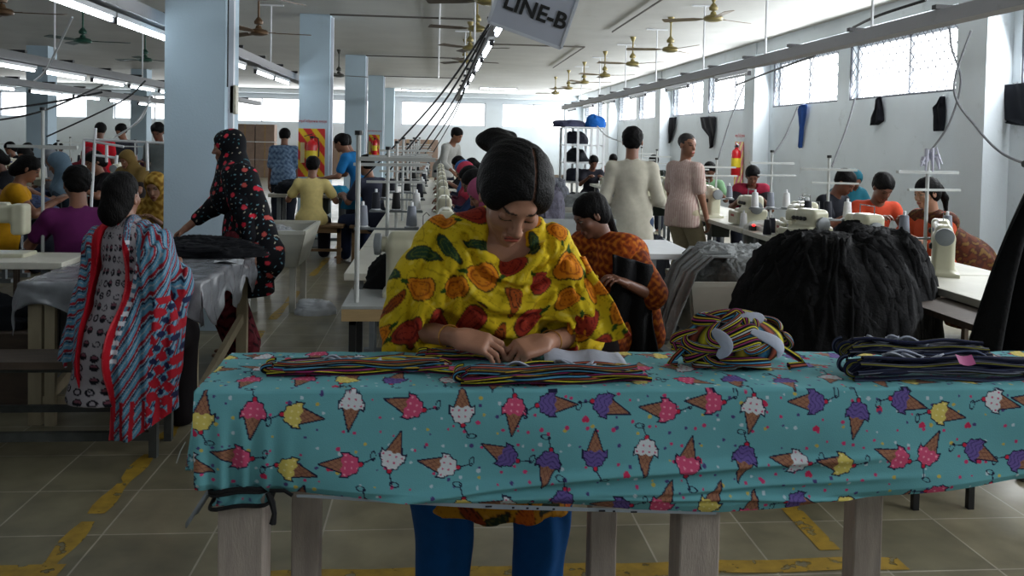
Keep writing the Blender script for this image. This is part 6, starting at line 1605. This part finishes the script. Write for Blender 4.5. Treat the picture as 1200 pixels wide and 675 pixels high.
def worker(label, x, y, rz, h=1.56, male=False, sit=True, seat=.46, lean=.18, head=(.45,0,0), hands=None, skin=SK, hair='short', shirt=(.3,.3,.3), shirtfn=None, sleeve=.55, pants=(.12,.13,.17), scarf=None, scarffn=None, drape=.35, hem=.10, collar=False, seed=1, chair=True, wr=.007, sname='shirt', side=0, hipshift=0, kd=None, hcol=(.035,.03,.03)):
    hands = hands or (V3(-.13,.42,.86), V3(.13,.42,.86)) if sit else hands or (V3(-.22,.06,.72), V3(.22,.06,.72))
    p = Person(label, (x, y, 0), rz, h=h, male=male, sit=sit, seat=seat, lean=lean, head=head, hands=hands, skin=skin, seed=seed, side=side, hipshift=hipshift)
    p.body(); 
    if scarf is None or hair != 'none': p.hair('crop' if ((scarf is not None or scarffn) and kd != 'shoulder') else hair, col=hcol)
    p.top(m_cloth if shirtfn else MC(shirt), shirtfn, sleeve=sleeve, hem=hem, collar=collar, wr=wr, name=sname, loose=.013 if male else .020)
    if kd == 'shoulder': shoulder_cloth(p, scarf)
    elif scarf is not None or scarffn: p.scarf(m_cloth if scarffn else MC(scarf), scarffn, drape=drape)
    p.lower(MC(pants), loose=.02)
    if sit and chair:
        b = thing('stool', 'plain stool under the %s' % label, 'stool', (x, y, 0), rz); z = seat-.04*p.u
        MB().box((0,-.02,z-.035), (.32,.28,.03)).build('seat', m_dwood, b)
        for sx in (-1, 1):
            for sy in (-1, 1): MB().box((sx*.13, -.02+sy*.11, (z-.05)/2), (.035,.035,z-.05)).build('leg', m_dwood, b)
    return p
# --- near the front column
worker('boy in a purple polo shirt seated with his back turned', at(86, 5.55), 5.62, .35, h=1.52, male=True, lean=.12, head=(.25,.25,0), shirt=(.34,.10,.30), sleeve=.6, collar=True, seed=31, hands=(V3(-.22,.35,.86), V3(.22,.36,.84)))
worker('woman in a mustard headscarf seated behind the black garments', at(188, 7.3), 7.40, PI-.10, h=1.54, lean=.20, head=(.30,.05,.08), skin=SKL, hair='low_bun', shirtfn=blotch((.52,.42,.14), (.40,.30,.08), 120, .2, (.62,.50,.2)), sleeve=1.7, scarffn=blotch((.62,.48,.18), (.48,.34,.10), 110, .3, (.72,.58,.28)), drape=.5, seed=32, hands=(V3(-.10,.36,.78), V3(.10,.38,.78)), seat=.36)
# --- middle distance benches
worker('boy in a pale yellow polo seated with his back turned on the bench', at(364, 10.2), 10.22, .10, h=1.50, male=True, lean=.10, head=(.25,-.2,0), shirt=(.80,.73,.48), sleeve=.6, collar=True, seed=33, chair=False, seat=.45, pants=(.15,.15,.2), hands=(V3(-.24,.34,.78), V3(.26,.30,.74)))
worker('boy in a dark grey shirt seated sideways on the stool', at(439, 10.2), 10.22, .75, h=1.58, male=True, lean=.22, head=(.30,.2,0), shirt=(.17,.18,.24), sleeve=.7, seed=34, chair=False, seat=.45, pants=(.13,.17,.27), hands=(V3(-.16,.42,.78), V3(.12,.45,.78)))
worker('boy in a bright blue shirt leaning over the turquoise cloth', at(424, 11.75), 11.75, 1.3, h=1.60, male=True, sit=False, lean=.45, head=(.4,0,0), shirt=(.10,.40,.62), sleeve=.65, seed=35, hands=(V3(-.16,.50,.92), V3(.14,.55,.92)))
worker('dark-haired worker in black behind the boy in bright blue', at(422, 12.8), 12.75, 1.8, h=1.56, male=True, sit=False, lean=.3, head=(.5,0,0), shirt=(.06,.06,.09), seed=36)
worker('man in a blue checked shirt standing with his back turned past the front column', at(331, 13.5), 13.5, .1, h=1.62, male=True, sit=False, lean=.2, head=(.5,0,0), shirtfn=blotch((.36,.44,.54), (.46,.54,.62), 90, .3, (.25,.32,.42)), sleeve=.9, seed=37)
# --- middle line, right-hand side
mid = [('woman in a pink headscarf nearest along the middle line', 545, 5.9, (.60,.30,.42), (.42,.20,.28), 1.2), ('woman in a dark scarf second along the middle line', 528, 7.4, None, (.10,.10,.16), 1.3), ('worker in a navy top third along the middle line', 560, 8.3, None, (.10,.16,.28), 1.3),
       ('woman in a crimson scarf fourth along the middle line', 530, 9.6, (.62,.18,.26), (.30,.12,.18), 1.3), ('worker with a blue cap cloth along the middle line', 549, 10.4, (.22,.38,.60), (.12,.14,.2), 1.3), ('worker in an orange top along the middle line', 566, 11.6, None, (.60,.30,.18), 1.4), ('worker in black farthest along the middle line', 533, 12.8, None, (.06,.06,.08), 1.4)]
for i, (lb, px, y, sc_, sh, rz) in enumerate(mid):
    worker(lb, max(at(px, y), .50), y, rz+.2, h=1.50, head=(.55,.1,0), shirt=sh, scarf=sc_, hair='low_bun', sleeve=1.4, seed=40+i, lean=.2, skin=SKD if i % 2 else SK)
worker('man in a white shirt standing over the far end of the middle line', at(517, 15.4), 15.4, -2.2, h=1.74, male=True, sit=False, lean=.35, head=(.45,0,0), shirt=(.62,.62,.60), sleeve=1.5, seed=49, hands=(V3(-.2,.40,.90), V3(.2,.38,.9)))
# --- woman in orange
def orange_woman():
    x = at(728, 4.62); p = Person('woman in orange print seated behind the front table holding black cloth', (x, 4.72, 0), PI-.75, h=1.54, sit=True, seat=.43, lean=.28, head=(.50,-.55,.10), voxel=.006, skin=(.44,.29,.22), seed=51, hands=(V3(-.30,.24,.86), V3(.10,.38,.80)))
    p.E[0] = p.S[0]+V3(-.17,.02,-.22); p.Wr[0] = p.E[0]+V3(.06,.20,.09)
    fn = blotch((.50,.22,.05), (.36,.13,.03), 170, .4, (.62,.34,.08))
    p.body().hair('braid'); p.top(m_cloth, fn, sleeve=.95, hem=.34, loose=.035, name='dress', wr=.010)
    f = p.field(h=.006); f.cone(p.S[0]+V3(0,.02,.03), p.S[1]+V3(0,.02,.02), .075, k=.05); f.cone(p.S[0]+V3(.03,.06,.0), p.P+V3(.12,.14,.10), .085, .07, k=.05); f.cone(p.S[1]+V3(0,-.04,0), p.P+V3(.12,-.14,.0), .08, .10, k=.05); f.cone(p.S[0]+V3(0,-.05,0), p.P+V3(-.14,-.12,-.1), .08, .10, k=.05); f.disp(wrinkle(9, .010, 45))
    p.emit('shawl', f, m_cloth, blotch((.62,.28,.06), (.45,.17,.04), 150, .3, (.74,.42,.10)), label='orange print shawl')
    p.lower(MC((.13,.10,.10)), loose=.04)
    o = thing('stool', 'low stool under the woman in orange', 'stool', (x, 4.72, 0), PI-.75)
    MB().box((0,-.02,.36), (.34,.30,.03)).build('seat', m_dwood, o)
    for sx in (-1, 1):
        for sy in (-1, 1): MB().box((sx*.14, -.02+sy*.12, .172), (.035,.035,.345)).build('leg', m_dwood, o)
    # black cloth held up in front of her
    a, c_ = onY(722, 305, 4.33), onY(765, 325, 4.40); b = MB()
    b.grid(lambda u, v: (a.x-.02+(.22+.06*v)*u+.008*math.sin(v*9), 4.34+.05*u+.030*math.sin(u*13+v*4)*(.5+.5*v)+.03*v, a.z+.03-.06*u*(1-v)-.62*v), 50, 40)
    oo = b.build('held_black_cloth', m_blackcloth, None, angle=180); sm = oo.modifiers.new('s', 'SOLIDIFY'); sm.thickness = .012; tag(oo, 'black fluffy cloth held up by the woman in orange', 'fabric')
orange_woman()
# --- standing men
worker('young man in a white shirt standing with his back turned', at(738, 7.1), 7.1, -.15, h=1.62, male=True, sit=False, lean=.06, head=(.10,-.15,0), shirt=(.70,.68,.62), sleeve=1.75, collar=True, hem=.16, pants=(.20,.26,.36), seed=61, hands=(V3(-.19,.20,.96), V3(.18,.22,1.0)), wr=.018)
p = worker('older man with short grey hair in a pale pinkish shirt and khaki trousers, looking back', at(798, 8.3), 8.3, -1.0, h=1.59, male=True, sit=False, lean=.05, head=(.05,-1.75,0), skin=(.52,.36,.28), hair='crop', shirtfn=lambda V: np.where((np.sin(V[:, 0:1]*260+V[:, 1:2]*120) > .2), np.array([[.66,.55,.53]]), np.array([[.74,.66,.62]])), sleeve=.75, collar=True, hem=.14, pants=(.66,.62,.52), seed=62, wr=.013, hands=(V3(-.22,.10,.74), V3(.22,.12,.74)), hcol=(.14,.13,.13))
# --- window-side operators
win = [('woman in a green blouse at the window-side line', 828, 11.55, PI-.3, (.42,.56,.42), None, 'low_bun', 'w'), ('woman with a crimson scarf at the window-side line', 878, 10.0, PI-.35, (.14,.12,.14), (.55,.13,.22), 'low_bun', 's'), ('man in a black tee bending at the window-side line', 962, 8.3, PI+.55, (.07,.08,.11), None, 'short', 'm'),
       ('man in an orange tank top at the window-side line', 1018, 7.4, PI-.1, (.70,.25,.15), None, 'short', 'm'), ('worker in a teal cap cloth behind the black-tee man', 986, 9.3, PI, (.10,.30,.34), (.08,.32,.38), 'low_bun', 's'), ('worker with a yellow-green neckband past the white-shirt man', 765, 14.6, PI-.4, (.12,.14,.12), None, 'short', 'm'),
       ('worker in rust red near the shelf rack', 713, 17.0, PI, (.50,.22,.15), None, 'low_bun', 'w'), ('worker in dark clothes before the shelf rack', 690, 15.0, PI, (.12,.12,.15), None, 'low_bun', 'w')]
for i, (lb, px, y, rz, sh, sc_, hr_, kd) in enumerate(win):
    worker(lb, at(px, y), y, rz, h=1.60 if kd == 'm' else 1.54, male=kd == 'm', head=(.62 if i in (2,3) else .5, .1, 0), shirt=sh, scarf=sc_, drape=.45, hair=hr_, sleeve=.25 if i == 3 else .6, seed=70+i, lean=.25, skin=SKD, seat=.46, kd='shoulder' if i == 1 else None)
tag(MB().lathe([(.062,0),(.075,.012),(.078,.03),(.066,.04)], (at(765,14.6)-.05, 14.52, 1.0), n=18).build('neckband', M((.75,.9,.1), .6)), 'yellow-green band round the neck of the worker past the white-shirt man', 'neckband')
def profile_girl():
    y = 6.25; x = at(1100, y); p = Person('girl with a ponytail in orange and brown shawl, side-on by the wall', (x, y, 0), PI/2+.2, h=1.54, sit=True, seat=.46, lean=.16, head=(.22,.0,0), skin=SKL, seed=81, voxel=.007, hands=(V3(-.12,.40,.84), V3(.12,.40,.84)))
    p.body().hair('pony'); p.top(MC((.66,.26,.15)), sleeve=1.2, hem=.3, loose=.03, name='dress')
    br = blotch((.22,.09,.05), (.30,.14,.06), 95, .3, (.36,.26,.10))
    f = Field((-.45,-.75,.10), (.45,.35,1.25), .010); f.cone(p.S[0], p.S[1], .085, k=.06); f.cone(p.Ch-p.fwd*.06, p.P-V3(0,.22,-.05), .13, .23, k=.10); f.cone(p.P-V3(0,.22,0), V3(0,-.36,.2), .24, .22, k=.10); f.disp(wrinkle(12, .014, 30))
    p.emit('shawl', f, m_cloth, br, label='brown patterned shawl spread behind her'); p.lower(MC((.2,.1,.08)))
    o = thing('stool', 'stool under the girl with the ponytail', 'stool', (x, y, 0), PI/2+.2); MB().box((0,-.02,.385), (.34,.30,.03)).build('seat', m_dwood, o)
    for sx in (-1, 1):
        for sy in (-1, 1): MB().box((sx*.14, -.02+sy*.12, .185), (.035,.035,.37)).build('leg', m_dwood, o)
profile_girl()
# --- the crowded lines
crowd = [('woman in yellow and maroon seated at the frame edge', 6, 8.3, -1.2, (.72,.52,.06), None, 'low_bun', 1), ('dark-haired worker behind the woman in yellow and maroon', 14, 9.6, 2.4, (.10,.10,.12), None, 'low_bun', 1), ('woman with parted hair facing the camera in the crowded lines', 38, 10.2, 2.9, (.25,.20,.18), None, 'low_bun', 1),
         ('man with short hair behind the woman with parted hair', 42, 13.5, 2.8, (.12,.12,.16), None, 'short', 1), ('woman in a grey cap cloth in the crowded lines', 56, 10.9, -2.6, (.30,.22,.18), (.45,.46,.48), 'low_bun', 1), ('dark-haired worker in a teal top in the crowded lines', 72, 12.2, 2.2, (.18,.32,.38), None, 'low_bun', 1),
         ('woman in a blue-grey headscarf in the crowded lines', 90, 10.6, 2.0, (.2,.25,.3), (.36,.44,.50), 'low_bun', 1), ('woman in a maroon headscarf in the crowded lines', 103, 8.9, -2.8, (.35,.08,.1), (.42,.08,.13), 'low_bun', 1), ('dark-haired woman bent over behind the boy in purple', 127, 8.2, 2.4, (.10,.09,.10), None, 'low_bun', 1),
         ('man in a red shirt standing in the crowded lines', 116, 12.8, .3, (.70,.08,.14), None, 'short', 0), ('man in a dark grey shirt standing by the farther blue column', 147, 13.6, 2.9, (.22,.22,.26), None, 'short', 0), ('man in a pale shirt standing next to the front column edge', 189, 14.2, 3.0, (.36,.38,.38), None, 'short', 0),
         ('woman in an olive cap cloth behind the mustard-scarf woman', 160, 9.0, 2.8, (.18,.16,.16), (.42,.34,.18), 'low_bun', 1), ('woman in a purple headscarf beside the front column', 183, 9.4, 2.6, (.36,.18,.32), (.34,.20,.32), 'low_bun', 1), ('worker in black far back in the crowded lines', 22, 15.0, 2.6, (.08,.08,.1), None, 'low_bun', 1), ('worker in brown far back in the crowded lines', 78, 15.5, 2.6, (.3,.2,.15), None, 'short', 1)]
taken = []
for i, (lb, px, y, rz, sh, sc_, hr_, st) in enumerate(crowd):
    rat = at(px, 10)/10; best = None
    for X in (-3.84, -4.96, -5.84, -6.96, -7.7):
        Y_ = X/rat
        if st and min([abs(Y_-b_)+abs(X-a_) for a_, b_ in taken]+[9]) < .62: continue
        if not st and (abs(X+4.96) < .01 or abs(X+5.84) < .01): Y_ = -5.4/rat
        if min([math.hypot(Y_-b_, (-5.4 if not st and Y_ == -5.4/rat else X)-a_) for a_, b_ in taken]+[9]) < .55: continue
        if best is None or abs(Y_-y) < abs(best[1]-y): best = (Y_*rat, Y_)
    px_x, y = best; taken.append((px_x, y))
    worker(lb, px_x, y, rz, h=1.55 if st else 1.64, male=not st, sit=bool(st), lean=.2 if st else .12, head=(.45,.1*(i % 3-1),0), shirt=sh, scarf=sc_, drape=.4, hair=hr_, sleeve=.55 if i else .3, seed=100+i, skin=SKD if i % 2 else SK)
print('SCRIPT TIME', time.time()-T0)
